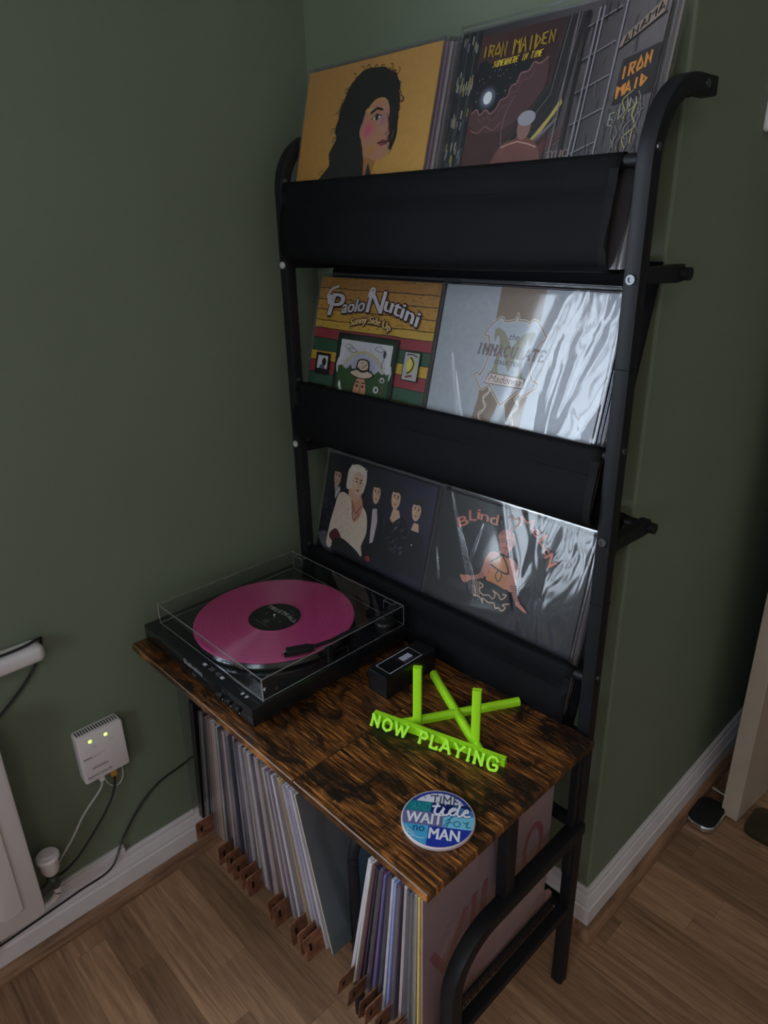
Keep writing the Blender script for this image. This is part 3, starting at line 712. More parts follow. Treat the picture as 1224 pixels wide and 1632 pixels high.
a.ell(.635, .385, .022, .02, K(210, 210, 210)); a.ell(.637, .385, .011, .010, K(60, 70, 60)); a.ell(.675, .445, .02, .016, K(190, 190, 190)); a.ell(.676, .443, .010, .008, K(60, 60, 60)); a.line([(.68, .36), (.69, .40), (.67, .41)], .006, K(130, 90, 60), 3)
a.ell(.495, .345, .064, .105, K(60, 34, 28)); a.ell(.497, .35, .055, .098, K(196, 144, 112))
a.line([(.455, .405), (.475, .412), (.49, .405)], .007, BK); a.line([(.505, .405), (.52, .412), (.54, .407)], .007, BK)
a.ell(.472, .388, .012, .008, K(70, 44, 40)); a.ell(.523, .388, .012, .008, K(70, 44, 40)); a.line([(.50, .40), (.505, .355), (.492, .35)], .006, K(110, 66, 50)); a.line([(.475, .32), (.50, .325), (.525, .32)], .008, K(130, 60, 56))
a.poly([(.39, .452), (.44, .435), (.50, .43), (.56, .437), (.60, .455), (.585, .475), (.56, .485), (.55, .535), (.50, .548), (.45, .535), (.44, .485), (.405, .47)], BK, 3)
a.poly([(.40, .455), (.45, .440), (.50, .436), (.55, .441), (.59, .458), (.575, .472), (.548, .48), (.54, .528), (.50, .54), (.46, .528), (.45, .48), (.415, .468)], K(198, 178, 160), 3)
a.line([(.452, .487), (.50, .474), (.547, .487)], .014, K(50, 30, 30), 3)
for k in range(30): x = rr.uniform(.46, .53); y = rr.uniform(.49, .53); a.line([(x, y), (x+.012, y+rr.uniform(-.004, .004))], .002, K(90, 66, 56), same=k > 0)
# two small pictures
a.rect(.062, .198, .412, .545, BK); a.rect(.082, .178, .435, .528, K(200, 200, 205)); a.ell(.145, .49, .02, .026, BK); a.poly([(.10, .435), (.11, .47), (.15, .475), (.165, .435)], K(90, 86, 120)); a.rect(.082, .178, .435, .448, BK)
a.rect(.820, .942, .468, .630, BK); a.rect(.826, .936, .474, .624, K(170, 170, 168)); a.ell(.88, .555, .032, .045, K(206, 196, 90)); a.line([(.87, .60), (.90, .57), (.89, .53), (.86, .51)], .010, BK, 4); a.line([(.85, .49), (.90, .50)], .012, K(120, 60, 50)); a.line([(.84, .61), (.88, .615), (.92, .605)], .006, BK, 3)
s3 = sleeve_root('record_sleeve', 'record sleeve with golden plank stripes, white lettering and a framed straw-hat picture', .093, ZR[1], .10, 0, color=K(120, 90, 50))
a.build('cover_print', s3, S); plastic(s3, m=1.028, seed=8)
# --- pale cover with crest
a = Art(); a.quad([(0, 0), (1, 0), (1, 1), (0, 1)], [K(178, 186, 194), K(190, 198, 212), K(190, 194, 204), K(168, 178, 182)])
GD = K(138, 112, 88); GL = K(226, 208, 190)
a.rect(.352, .612, .70, 1, GD)
a.poly([(.365, .30), (.42, .30), (.475, .50), (.42, .53), (.33, .50), (.34, .30)], GD); a.poly([(.55, .30), (.61, .30), (.62, .50), (.55, .53), (.48, .50)], GD)
a.poly([(.30, .25), (.42, .25), (.44, .40), (.43, .50), (.34, .50)], GD)
crest = [(.30, .77), (.335, .82), (.38, .857), (.395, .855), (.41, .838), (.44, .842), (.468, .848), (.48, .876), (.492, .848), (.525, .85), (.555, .84), (.575, .857), (.60, .85), (.635, .815), (.662, .784), (.655, .765), (.64, .762), (.62, .725), (.606, .652), (.61, .61), (.63, .58), (.665, .567), (.66, .545), (.60, .498), (.575, .51), (.56, .521), (.475, .436), (.385, .527), (.37, .515), (.35, .498), (.33, .505), (.29, .551), (.285, .57), (.30, .578), (.315, .565), (.335, .60), (.35, .668), (.345, .72), (.325, .765), (.31, .76), (.30, .77)]
a.poly(crest, K(184, 192, 204))
OL = K(150, 148, 118)
a.poly([(.36, .798), (.385, .806), (.42, .79), (.45, .757), (.477, .715), (.505, .755), (.54, .79), (.58, .803), (.60, .798), (.59, .76), (.578, .735), (.572, .76), (.56, .765), (.552, .72), (.56, .62), (.575, .585), (.60, .572), (.535, .572), (.545, .60), (.532, .69), (.525, .70), (.482, .598), (.43, .70), (.42, .69), (.415, .62), (.425, .583), (.40, .575), (.36, .572), (.385, .60), (.405, .70), (.40, .75), (.39, .768), (.38, .765), (.37, .73), (.365, .76)], OL)
a.line(crest, .013, GL); a.line(crest, .0045, K(112, 92, 84))
def chain(x, sgn):
    pts = [(x+.012*math.sin(k*1.3)*sgn-(.018*k/9)*1, .515-.018*k) for k in range(14)]
    a.line(pts, .007, GL, 4); a.line([(p[0]+.014*math.cos(k*1.3), p[1]) for k, p in enumerate(pts)], .005, GL, 4)
chain(.385, 1); chain(.575, -1)
a.textq('the', .455, .512, .755, .030, K(80, 64, 60), False, .3)
s_ = 'IMMACULATE'
SER = {'I': [[(.5, 0), (.5, 1)]], 'M': [[(.04, 0), (.04, 1), (.5, .40), (.96, 1), (.96, 0)]], 'A': [[(0, 0), (.5, 1), (1, 0)], [(.2, .35), (.8, .35)]], 'C': [[(.95, .8), (.7, 1), (.3, 1), (.05, .7), (.05, .3), (.3, 0), (.7, 0), (.95, .2)]],
 'U': [[(.1, 1), (.1, .25), (.3, 0), (.7, 0), (.9, .25), (.9, 1)]], 'L': [[(.15, 1), (.15, 0), (.95, 0), (.95, .2)]], 'T': [[(0, .8), (0, 1), (1, 1), (1, .8)], [(.5, 1), (.5, 0)]], 'E': [[(.95, .8), (.95, 1), (.12, 1), (.12, 0), (.95, 0), (.95, .2)], [(.12, .52), (.7, .52)]],
 'N': [[(.1, 0), (.1, 1), (.85, .05), (.85, 1)]], 'O': [[(.5, 0), (.12, .2), (.04, .5), (.12, .8), (.5, 1), (.88, .8), (.96, .5), (.88, .2), (.5, 0)]], 'W': [[(0, 1), (.25, 0), (.5, .85), (.75, 0), (1, 1)]], 'P': [[(.15, 0), (.15, 1), (.75, 1), (.95, .75), (.75, .5), (.15, .5)]], 'Y': [[(.02, 1), (.5, .5), (.98, 1)], [(.5, .5), (.5, 0)]], 'G': [[(.92, .8), (.7, 1), (.3, 1), (.05, .7), (.05, .3), (.3, 0), (.7, 0), (.92, .12), (.92, .42), (.55, .42)]],
 }
TIPS = {'I': [(.5, 0), (.5, 1)], 'M': [(.1, 0), (.1, 1), (.9, 1), (.9, 0)], 'A': [(0, 0), (1, 0)], 'U': [(.1, 1), (.9, 1)], 'L': [(.15, 1), (.15, 0)], 'T': [(.5, 0)], 'E': [(.12, 1), (.12, 0)], 'N': [(.1, 0), (.1, 1), (.85, 1)], 'W': [(0, 1), (1, 1), (.5, .9)], 'P': [(.15, 0), (.15, 1)], 'Y': [(.02, 1), (.98, 1), (.5, 0)]}
SER2 = {k: v+[[(x-.2, y), (x+.2, y)] for x, y in TIPS.get(k, [])] for k, v in SER.items()}
a.letters(s_, SER2, lambda i, x, y: (.275+.0405*i+.030*x+.008*y-(.006 if i < 2 else 0), .672+.048*y), .0045, K(140, 110, 106), outline=(.0040, K(70, 52, 48)))
a.textq('COLLECTION', .392, .552, .632, .020, K(76, 58, 54), True)
a.poly([(.352, .530), (.375, .588), (.59, .583), (.592, .530)], K(112, 88, 78)); a.poly([(.357, .534), (.379, .583), (.584, .578), (.586, .535)], K(228, 212, 200))
a.textq('Madonna', .375, .572, .543, .034, K(112, 70, 70), False, .35)
s4 = sleeve_root('record_sleeve', 'pale grey record sleeve with a gold crest in crinkled clear plastic, middle sling right', .4195, ZR[1], .10, 0, color=K(190, 190, 195))
a.build('cover_print', s4, S); plastic(s4, m=1.03, crinkle=5, seed=11, bulge=.003, creases=((.23, .32, .12, .66, .010, .0022), (.27, .30, .16, .58, .006, .0015)))
# --- dark group photo (generic figures)
a = Art(); a.quad([(0, 0), (1, 0), (1, 1), (0, 1)], [K(18, 18, 26), K(26, 26, 40), K(44, 42, 70), K(24, 25, 30)])
SKN = K(216, 178, 150)
def head(cx, cy, rx, ry, skin, hair_, tilt=0):
    head0(cx, cy, rx, ry, skin)
    a.poly([(cx-rx*1.12, cy+ry*.05), (cx-rx*.95, cy+ry*.55), (cx-rx*.3, cy+ry*.52), (cx+rx*.4, cy+ry*.62), (cx+rx*.92, cy+ry*.4), (cx+rx*1.12, cy), (cx+rx*1.15, cy+ry*.7), (cx+rx*.5, cy+ry*1.22), (cx-rx*.5, cy+ry*1.2), (cx-rx*1.15, cy+ry*.75)], K(34, 30, 32), 3)
def head0(cx, cy, rx, ry, skin, hair_=None):
    hair_ = K(30, 26, 28)
    a.ell(cx, cy+ry*.35, rx*1.15, ry*.95, hair_, 20); a.ell(cx, cy, rx, ry, skin, 20)
    a.grad(cx-rx*.35, cy+ry*.1, rx*.7, ry*.8, tuple(min(1, c*1.25) for c in skin), skin)
    for s in (-1, 1):
        a.line([(cx+s*rx*.18, cy+ry*.30), (cx+s*rx*.65, cy+ry*.32)], ry*.10, K(40, 24, 22)); a.ell(cx+s*rx*.4, cy+ry*.12, rx*.18, ry*.08, K(24, 16, 18), 8)
    a.line([(cx, cy+ry*.1), (cx+rx*.12, cy-ry*.25)], ry*.05, K(150, 110, 90)); a.line([(cx-rx*.25, cy-ry*.5), (cx+rx*.25, cy-ry*.5)], ry*.10, K(140, 60, 60))
JK = K(16, 16, 24)
a.poly([(.01, .40), (.03, .65), (.06, .78), (.11, .80), (.16, .74), (.17, .50), (.15, .36)], K(24, 26, 38), 3)
for k in range(24):
    x = rr.uniform(.02, .14); y = rr.uniform(.5, .74); a.line([(x, y), (x+.02, y+rr.uniform(-.02, .02))], .004, K(90, 94, 120), same=k > 0)
a.poly([(.09, .80), (.13, .80), (.155, .76), (.12, .72)], K(170, 160, 150)); a.poly([(.11, .74), (.15, .80), (.16, .78), (.12, .70)], K(190, 186, 190))
head(.115, .855, .034, .062, K(196, 156, 132), JK)
a.poly([(0, .42), (.06, .46), (.11, .44), (.14, .38), (.18, .32), (.08, .34)], K(90, 92, 104), 3)
a.poly([(.46, .40), (.46, .68), (.49, .74), (.56, .74), (.60, .68), (.60, .45)], K(18, 18, 26), 3); a.poly([(.49, .73), (.53, .74), (.55, .66), (.54, .52), (.51, .50)], K(200, 186, 196))
head(.505, .835, .034, .068, SKN, JK)
a.poly([(.62, .40), (.62, .62), (.66, .72), (.72, .76), (.80, .72), (.83, .60), (.82, .40)], K(20, 20, 30), 3); a.poly([(.655, .71), (.67, .78), (.72, .78), (.74, .74), (.68, .69)], SKN)
for k in range(30):
    x = rr.uniform(.65, .80); y = rr.uniform(.5, .70); a.line([(x, y), (x+.02, y+.018)], .003, K(110, 112, 140), same=k > 0)
head(.68, .845, .038, .068, SKN, K(24, 20, 22))
a.poly([(.82, .42), (.82, .62), (.86, .69), (.92, .69), (.97, .62), (.98, .42)], K(20, 20, 30), 3); a.poly([(.845, .69), (.86, .74), (.90, .74), (.91, .69)], SKN)
head(.865, .815, .036, .064, SKN, K(40, 30, 30)); a.ell(.87, .60, .006, .006, K(200, 200, 200), 8)
# pale blonde person in a cream jacket at the front
CR = K(222, 206, 186)
a.poly([(.10, .44), (.11, .54), (.13, .64), (.15, .74), (.20, .77), (.27, .755), (.33, .75), (.40, .72), (.45, .67), (.47, .56), (.44, .46), (.46, .40), (.40, .38), (.28, .42), (.20, .44), (.14, .36), (.10, .38)], CR, 3)
a.poly([(.28, .76), (.37, .78), (.40, .70), (.37, .62), (.33, .60), (.30, .68)], K(206, 150, 118), 3)
a.line([(.29, .745), (.34, .66), (.385, .72)], .007, K(110, 70, 60), 4); a.line([(.30, .70), (.33, .61), (.38, .67)], .006, K(90, 60, 50), 4)
for k in range(26):
    x = rr.uniform(.15, .42); y = rr.uniform(.45, .72); a.ell(x, y, .005, .004, K(186, 166, 146), 6)
a.poly([(.25, .77), (.27, .84), (.36, .84), (.37, .78), (.32, .73)], K(214, 170, 146), 3)
a.poly([(.225, .80), (.215, .88), (.225, .94), (.27, .975), (.33, .98), (.385, .955), (.40, .90), (.39, .83), (.37, .80), (.30, .82)], K(226, 214, 196), 3)
for k in range(16): x = .235+.010*k; a.line([(x, .93), (x+.006, .965+.012*math.sin(k*2.1))], .006, K(246, 236, 220), same=k > 0)
a.ell(.325, .855, .048, .078, K(226, 186, 160)); a.grad(.30, .865, .03, .06, K(244, 206, 184), K(226, 186, 160))
for s in (-1, 1): a.line([(.328+s*.010, .885), (.328+s*.034, .888)], .008, K(60, 36, 30)); a.ell(.328+s*.02, .868, .009, .006, K(20, 14, 16), 8)
a.line([(.33, .865), (.335, .835)], .004, K(160, 110, 90)); a.ell(.332, .812, .014, .007, K(140, 50, 52), 10)
a.poly([(.12, .46), (.18, .51), (.24, .46), (.22, .41), (.14, .42)], K(92, 26, 36), 3); a.poly([(.24, .46), (.28, .50), (.33, .48), (.31, .42), (.27, .42)], CR, 3)
a.poly([(.16, .42), (.24, .46), (.34, .44), (.44, .40), (.46, .34), (.20, .34)], K(20, 18, 26), 3); a.ell(.52, .40, .025, .018, K(150, 52, 56), 12)
s5 = sleeve_root('record_sleeve', 'dark record sleeve showing five people, a blonde in cream in front, bottom sling left', .0885, ZR[2], .10, 0, color=K(30, 30, 36))
a.build('cover_print', s5, S); plastic(s5, m=1.025, seed=14)
# --- black cover with a child in a costume (generic), crinkled plastic
a = Art(); a.quad([(0, 0), (1, 0), (1, 1), (0, 1)], [K(20, 21, 26), K(24, 26, 36), K(26, 28, 36), K(28, 32, 32)])
PK = K(226, 140, 110)
def arcw(t): # along the arched title
    return None
cs = [('B', .165, .812, .07, .055, .55), ('L', .225, .868, .05, .06, .25), ('i', .275, .892, .02, .06, .12), ('n', .30, .893, .055, .055, .08), ('d', .365, .892, .055, .06, .02),
      ('M', .555, .935, .085, .055, -.05), ('e', .635, .915, .055, .055, -.30), ('L', .69, .885, .05, .06, -.62), ('o', .725, .845, .045, .05, -.75), ('N', .745, .815, .06, .055, -.85)]
for ch, x0, y0, ww, hh, rot in cs:
    def wp(x, y, x0=x0, y0=y0, ww=ww, hh=hh, rot=rot):
        X = ww*x; Y = hh*y; return (x0+X*math.cos(rot)-Y*math.sin(rot), y0+X*math.sin(rot)+Y*math.cos(rot))
    for dx, dy in ((-.005, 0), (.005, 0), (0, .005), (0, -.005)): a.text(ch, lambda x, y: (wp(x, y)[0]+dx, wp(x, y)[1]+dy), K(70, 30, 24), True)
    a.text(ch, wp, PK, True)
FL = K(214, 140, 122)
a.line([(.50, .885), (.505, .93), (.485, .955), (.50, .975), (.52, .955), (.545, .972), (.555, .945), (.525, .905), (.51, .885)], .005, PK, 3)
a.poly([(.445, .83), (.455, .87), (.49, .89), (.53, .885), (.555, .855), (.55, .82), (.53, .80)], K(196, 130, 110), 3)
a.ell(.502, .825, .048, .062, FL); a.grad(.49, .825, .03, .045, K(232, 164, 146), FL)
for k in range(4): a.line([(.455, .85+.008*k), (.50, .868+.009*k), (.55, .85+.008*k)], .0028, K(140, 80, 66), 3)
for sx in (.484, .52): a.line([(sx+.016*math.cos(t), .828+.012*math.sin(t)) for t in [2*PI*k/12 for k in range(13)]], .0028, K(70, 50, 50)); a.line([(sx-.008, .826), (sx, .829), (sx+.008, .826)], .003, K(90, 54, 48))
a.line([(.502, .82), (.503, .805)], .004, K(160, 90, 76)); a.line([(.487, .785), (.503, .79), (.518, .785)], .006, K(170, 70, 66), 3)
a.poly([(.475, .78), (.525, .775), (.53, .735), (.47, .74)], FL)
a.poly([(.40, .725), (.44, .75), (.50, .745), (.56, .745), (.595, .725), (.605, .66), (.60, .57), (.555, .58), (.54, .66), (.44, .66), (.42, .60), (.385, .60), (.385, .66)], FL, 3)
a.poly([(.43, .70), (.47, .735), (.53, .735), (.555, .70), (.55, .62), (.56, .57), (.50, .56), (.42, .58), (.43, .63)], K(226, 150, 92), 3)
BW = K(30, 22, 22)
a.line([(.47, .745), (.50, .75), (.53, .74)], .010, BW, 3); a.line([(.43, .69), (.47, .725), (.49, .745), (.52, .72), (.555, .66), (.50, .655), (.43, .675)], .010, BW, 3)
a.line([(.49, .66), (.475, .62), (.50, .595), (.515, .63), (.50, .66)], .008, BW, 3)
for k in range(7): a.line([(.425, .585+.009*k), (.49, .575+.009*k), (.555, .58+.009*k)], .002, K(190, 110, 64), 3)
def arm(pts, w0): a.line(pts, w0, FL, 5)
arm([(.405, .70), (.395, .62), (.38, .585)], .036); arm([(.395, .60), (.34, .565), (.30, .55)], .026); a.poly([(.30, .565), (.265, .555), (.24, .55), (.25, .53), (.275, .515), (.305, .53)], FL, 3)
arm([(.595, .70), (.60, .62), (.60, .58)], .036); arm([(.60, .60), (.625, .55), (.65, .52)], .028); a.poly([(.64, .535), (.67, .52), (.70, .505), (.715, .49), (.69, .49), (.66, .50), (.635, .51)], FL, 3)
for k in range(8): t = k/7; x = .395-.075*t; y = .605-.045*t; a.line([(x-.010, y+.016), (x+.008, y-.016)], .0035, BW)
for k in range(8): t = k/7; x = .60+.04*t; y = .60-.07*t; a.line([(x-.018, y-.004), (x+.016, y+.008)], .0035, BW)
a.poly([(.40, .575), (.56, .565), (.60, .52), (.615, .47), (.55, .45), (.45, .44), (.37, .465), (.36, .51)], K(22, 20, 24), 3)
SKT = K(222, 186, 160)
a.line([(.38, .55), (.41, .54), (.39, .51), (.42, .49), (.46, .50), (.49, .49), (.50, .52), (.48, .535), (.52, .525), (.54, .505), (.56, .52), (.57, .54), (.545, .535)], .007, SKT, 5)
a.line([(.35, .52), (.37, .48), (.36, .465), (.40, .47), (.43, .445), (.42, .47), (.47, .46), (.50, .47), (.52, .445), (.535, .455), (.56, .445), (.58, .47), (.56, .48), (.60, .50)], .007, SKT, 5)
for k in range(5): a.line([(.335+.012*k, .555), (.35+.012*k, .47)], .003, SKT)
s6 = sleeve_root('record_sleeve', 'black record sleeve with pink lettering and a bee-costumed child, bottom sling right', .4165, ZR[2], .10, 0, color=K(30, 32, 36))
a.build('cover_print', s6, S); plastic(s6, m=1.03, crinkle=6, seed=21, bulge=.003, creases=((.36, .42, .06, 1.0, .010, .0026), (.40, .44, .10, .92, .006, .002), (.10, .45, .03, .66, .006, .0015), (.28, .60, .33, .86, .010, .0014)))
# records standing behind each front sleeve
ORD = ['first', 'second', 'third', 'fourth', 'fifth', 'sixth', 'seventh', 'eighth', 'ninth', 'tenth', 'eleventh', 'twelfth', 'thirteenth', 'fourteenth', 'fifteenth', 'sixteenth', 'seventeenth', 'eighteenth', 'nineteenth', 'twentieth']
def ordinal(n):
    if n <= 20: return ORD[n-1]
    t, u = divmod(n, 10); T = {2: 'twent', 3: 'thirt', 4: 'fort', 5: 'fift'}[t]
    return T+'ieth' if u == 0 else T+'y-'+ORD[u-1]
NM = {(150, 140, 145): 'grey', (60, 60, 70): 'charcoal', (190, 182, 184): 'off-white', (50, 70, 110): 'navy blue', (180, 140, 120): 'tan', (150, 60, 70): 'red', (20, 20, 24): 'black', (130, 110, 130): 'mauve'}
def backs(front, sname, x0, zb, drop, cols, n, dx):
    for k in range(n):
        c = cols[k % len(cols)]
        o = sleeve_root('record_sleeve', f'{NM[c]} record sleeve edge, {ORD[k]} behind the {front}', x0+dx[k % len(dx)], zb, drop, .0062*(k+1), .0042, K(*c), group='records filed in the slings')
        b = MB().box(-.004, -.0028, 0, .0044, 0, .321).box(.3178, .319, 0, .0044, 0, .321).box(-.004, .319, 0, .0044, .3195, .321)
        obj('sleeve_seam', b, M_sleeve_edge, o)
G, CHR, OW, NV, TN, RDD, BKK, MV = list(NM)
backs('yellow portrait sleeve', 'top', XLC, ZR[0], .12, [MV, OW, G, OW, CHR], 5, (.004, .007, .010, .006, .014))
backs('dark city sleeve', 'top', XRC, ZR[0], .12, [CHR, G, OW], 3, (-.004, -.002, .002))
backs('golden plank sleeve', 'mid', .093, ZR[1], .10, [CHR, G, BKK], 3, (.003, .005, .002))
backs('pale crest sleeve', 'mid', .4195, ZR[1], .10, [CHR, NV, OW, TN, G], 5, (.004, .007, .010, .008, .012))
backs('five-person sleeve', 'bot', .0885, ZR[2], .10, [CHR, G, OW], 3, (.004, .007, .003))
backs('bee-costume sleeve', 'bot', .4165, ZR[2], .10, [CHR, G, OW, CHR, RDD], 5, (.003, .006, .004, .008, .012))

# ================================================================== RECORDS ON THE LOWER SHELF
def record(label, xb, xt, y0, thick, col, group, zb=.2045, hgt=.313, dep=.313):
    ang = math.atan2(xt-xb, hgt)
    me = MB().box(-thick/2, thick/2, 0, dep, 0, hgt).mesh('record_sleeve', bevel=min(.0008, thick*.2), seg=1)
    me.materials.append(spine_mat(col))
    o = bpy.data.objects.new('record_sleeve', me); C.objects.link(o)
    o.location = (xb, y0, zb+abs(math.sin(ang))*thick/2+.0002); o.rotation_euler = (0, ang, 0)
    tag(o, label, 'record sleeve', group)
    return o
_sm = {}
def spine_mat(col):
    if col in _sm: return _sm[col]
    m = mat('spine', K(*col), .32, var=.10, vscale=30, spec=.5, coat=.15)
    _sm[col] = m; return m
PAL = [((150, 140, 148), 'grey'), ((176, 166, 170), 'pale grey'), ((100, 98, 112), 'slate'), ((190, 178, 170), 'cream'), ((120, 108, 128), 'mauve'), ((150, 130, 120), 'taupe'), ((66, 66, 80), 'charcoal'), ((128, 134, 156), 'blue-grey'), ((186, 180, 190), 'off-white'), ((132, 100, 104), 'dusky pink')]
rr = random.Random(12); N = 50
x_t0, x_t1, x_b0, x_b1 = .192, .475, .150, .545
stack = []
for i in range(N):
    t = (i+.5)/N; c, nm = PAL[rr.randrange(len(PAL))]
    if i < 3: c, nm = [((66, 58, 62), 'dark brown'), ((110, 100, 102), 'grey'), ((54, 54, 60), 'charcoal')][i]
    if i == 3: continue
    if i == N-6: c, nm = (206, 176, 96), 'yellow-edged'
    if i in (N-3, N-2, N-4): c, nm = (186, 182, 196), 'off-white'
    g = t**1.15
    xb = x_b0+(x_b1-x_b0)*(t*.9+.1*t*t); xt = x_t0+(x_t1-x_t0)*t
    dmin = (x_t1-x_t0)/N
    th = rr.choice([.0035, .0045, .0052])
    o = record(f'{nm} record sleeve, {ordinal(i+1)} from the wall side in the left lower row', xb, xt, -.499+rr.uniform(-.0035, .0035), min(th, dmin*.93), c, 'records in the left lower row')
    # clear outer sleeve lips catch the light on the spine side
    if i % 2 == 0:
        obj('plastic_sleeve', MB().box(-.0021, .0021, -.0035, -.0005, .002, .314), M_sleeve_edge, o)
record('thick black slab at the wall end of the left lower row', .128, .160, -.499, .015, (26, 25, 30), None)  # plain black slab for the dark band beside the row
o = bpy.data.objects.new('plastic_sleeve', MB().box(-.0008, .0008, -.004, .318, 0, .320).mesh('plastic_sleeve')); C.objects.link(o); o.data.materials.append(M_sleeve_edge)
o.location = (.102, -.499, .2047); o.rotation_euler = (0, .05, 0); tag(o, 'empty clear plastic record sleeve at the wall end of the left lower row', 'plastic sleeve')
# the last one shows its blue-green face
o = record('dark sleeve with a blue-green face, leaning at the right end of the left lower row', .556, .482, -.497, .0045, (186, 176, 160), None)
a = Art(); a.quad([(0, 0), (1, 0), (1, 1), (0, 1)], [K(92, 108, 110), K(70, 104, 128), K(64, 70, 82), K(100, 92, 90)])
a.poly([(.35, .05), (.42, .35), (.40, .70), (.55, .98), (1, 1), (1, 0)], K(62, 106, 136), 4); a.poly([(.6, .55), (.62, .95), (1, 1), (1, .3), (.78, .35)], K(10, 12, 16), 4)
a.grad(.45, .35, .25, .3, K(104, 134, 144), K(72, 106, 124)); a.line([(.2, .30), (.35, .24), (.42, .34), (.3, .42)], .01, K(90, 110, 116), 4)
a.build('cover_print', o, .313, T=lambda x, y, z: (.00245+z, x, y))
obj('plastic_sleeve', MB().add([(.0045, -.004, 0), (.0045, .318, 0), (.0045, .318, .318), (.0045, -.004, .318)], [(0, 1, 2, 3)]), M_sleeve_soft, o)
# right group
RP = [((196, 190, 198), 'white', .0075), ((206, 200, 196), 'off-white', .004), ((92, 62, 74), 'maroon', .006), ((48, 46, 62), 'black', .004), ((88, 84, 104), 'dark slate', .0065), ((96, 48, 66), 'crimson', .003), ((96, 90, 140), 'violet', .005), ((54, 54, 70), 'charcoal', .006),
      ((176, 174, 186), 'silver grey', .006), ((140, 150, 205), 'light blue', .0045), ((90, 84, 104), 'slate', .0065), ((186, 170, 172), 'pinkish white', .0065), ((86, 84, 92), 'dark grey', .0055), ((122, 120, 128), 'grey', .0045), ((170, 168, 164), 'silver-edged', .006), ((226, 200, 110), 'yellow-edged', .0035)]
tot = sum(p[2] for p in RP); xt = .660; xb = .598
for i, (c, nm, th) in enumerate(RP):
    fb = (.757-.598)/tot; ft = (.760-.660)/tot
    xc_ = xb+th*fb/2; xq = xt+th*ft/2
    o = record(f'{nm} record sleeve, {ordinal(i+1)} from the left in the right lower row', xc_, xq, -.500+rr.uniform(-.004, .004), th*.93*min(1, ft), c, 'records in the right lower row')
    if i in (4, 7, 10, 13, 14): obj('plastic_sleeve', MB().box(-.002, .002, -.004, -.0006, .002, .314), M_sleeve_edge, o)
    xb += th*fb; xt += th*ft
o = record('pink record sleeve with faint red letters facing the room at the desk\'s right end', .7625, .7635, -.496, .0035, (176, 150, 156), None)
a = Art(); a.quad([(0, 0), (1, 0), (1, 1), (0, 1)], [K(178, 140, 146), K(186, 160, 160), K(170, 146, 152), K(160, 136, 146)])
RL = K(160, 96, 100)
for sg in ([(.06, .60), (.16, .40)], [(.16, .40), (.30, .70)]): a.line(sg, .045, RL)
a.line([(.34, .40), (.36, .74)], .04, RL); a.line([(.44, .76), (.42, .42), (.56, .45)], .04, RL)
a.line([(.84+.075*math.cos(t), .66+.14*math.sin(t)) for t in [2*PI*k/24 for k in range(25)]], .04, RL)
a.poly([(.0, .08), (.3, .16), (.6, .10), (1, .2), (1, 0), (0, 0)], K(170, 136, 130), 4)
a.build('cover_print', o, .313, T=lambda x, y, z: (.00195+z, x, y))
obj('plastic_sleeve', MB().add([(.0026, -.004, 0), (.0026, .318, 0), (.0026, .318, .318), (.0026, -.004, .318)], [(0, 1, 2, 3)]), M_sleeve_soft, o)
# wooden index dividers
def divider(label, x, tilt, zb=.2046):
    T_ = Matrix(((0, 0, 1, 0), (1, 0, 0, 0), (0, 1, 0, 0), (0, 0, 0, 1)))
    me = MB().prism(rrect(-.030, .012, 0, .045, .003, 3), -.0012, .0012, T=T_).mesh('record_divider', bevel=.0003, seg=1)
    me.materials.append(M_tab)
    o = bpy.data.objects.new('record_divider', me); C.objects.link(o)
    o.location = (x, -.5055, zb); o.rotation_euler = (0, tilt, 0)
    # cut-out letter, as a dark inlay
    obj('slot_cutout', MB().prism(rrect(-.021, -.016, .016, .031, .0015, 2), .00122, .00135, T=T_), M_hem, o)
    return tag(o, label, 'divider', 'wooden record dividers')
DX = [.176, .262, .288, .312, .340, .362, .430, .447, .496, .520, .536, .612, .638, .664, .678, .700, .727, .7315]
for k, x in enumerate(DX):
    left = x < .6
    tl = (.10-.30*(x-.15)/.40) if left else (.20-.17*(x-.6)/.15)
    n = k+1 if left else k-10
    divider(f'small brown wooden index tab, {ordinal(n)} from the left under the {"left" if left else "right"} lower row', x, tl)

# ================================================================== TURNTABLE
TX0, TX1, TY0, TY1 = .045, .413, -.515, -.150
tt = thing('turntable', 'black turntable with clear lid playing a pink record, on the desk\'s left half', 'turntable', ((TX0+TX1)/2, (TY0+TY1)/2, H))
def L(x, y, z): return (x-(TX0+TX1)/2, y-(TY0+TY1)/2, z-H)
def lbox(mb, x0, x1, y0, y1, z0, z1): a_ = L(x0, y0, z0); b_ = L(x1, y1, z1); return mb.box(a_[0], b_[0], a_[1], b_[1], a_[2], b_[2])
base = obj('plinth', lbox(MB(), TX0, TX1, TY0, TY1, .6125, .648), M_tt, tt, bevel=.0022, seg=2, smooth=True)
for x in (TX0+.028, TX1-.028):
    for y in (TY0+.028, TY1-.028):
        obj('foot', MB().lathe([(.014, 0), (.016, .002), (.016, .0088)], L(x, y, H), 20), M_ttm, tt, smooth=True)
for x in (.322, .347, .373): # control buttons on the front
    obj('button', MB().lathe([(.0072, 0), (.0072, .006), (.006, .008), (.0001, .0085)], (0, 0, 0), 18, T=Matrix.Rotation(PI/2, 4, 'X')), M_tt, tt, loc=L(x, TY0, .630), smooth=True)
    obj('button_mark', MB().lathe([(.0012, 0), (.0012, .0004)], (0, 0, 0), 8, T=Matrix.Rotation(PI/2, 4, 'X')), M_plas, tt, loc=L(x, TY0, .6195))
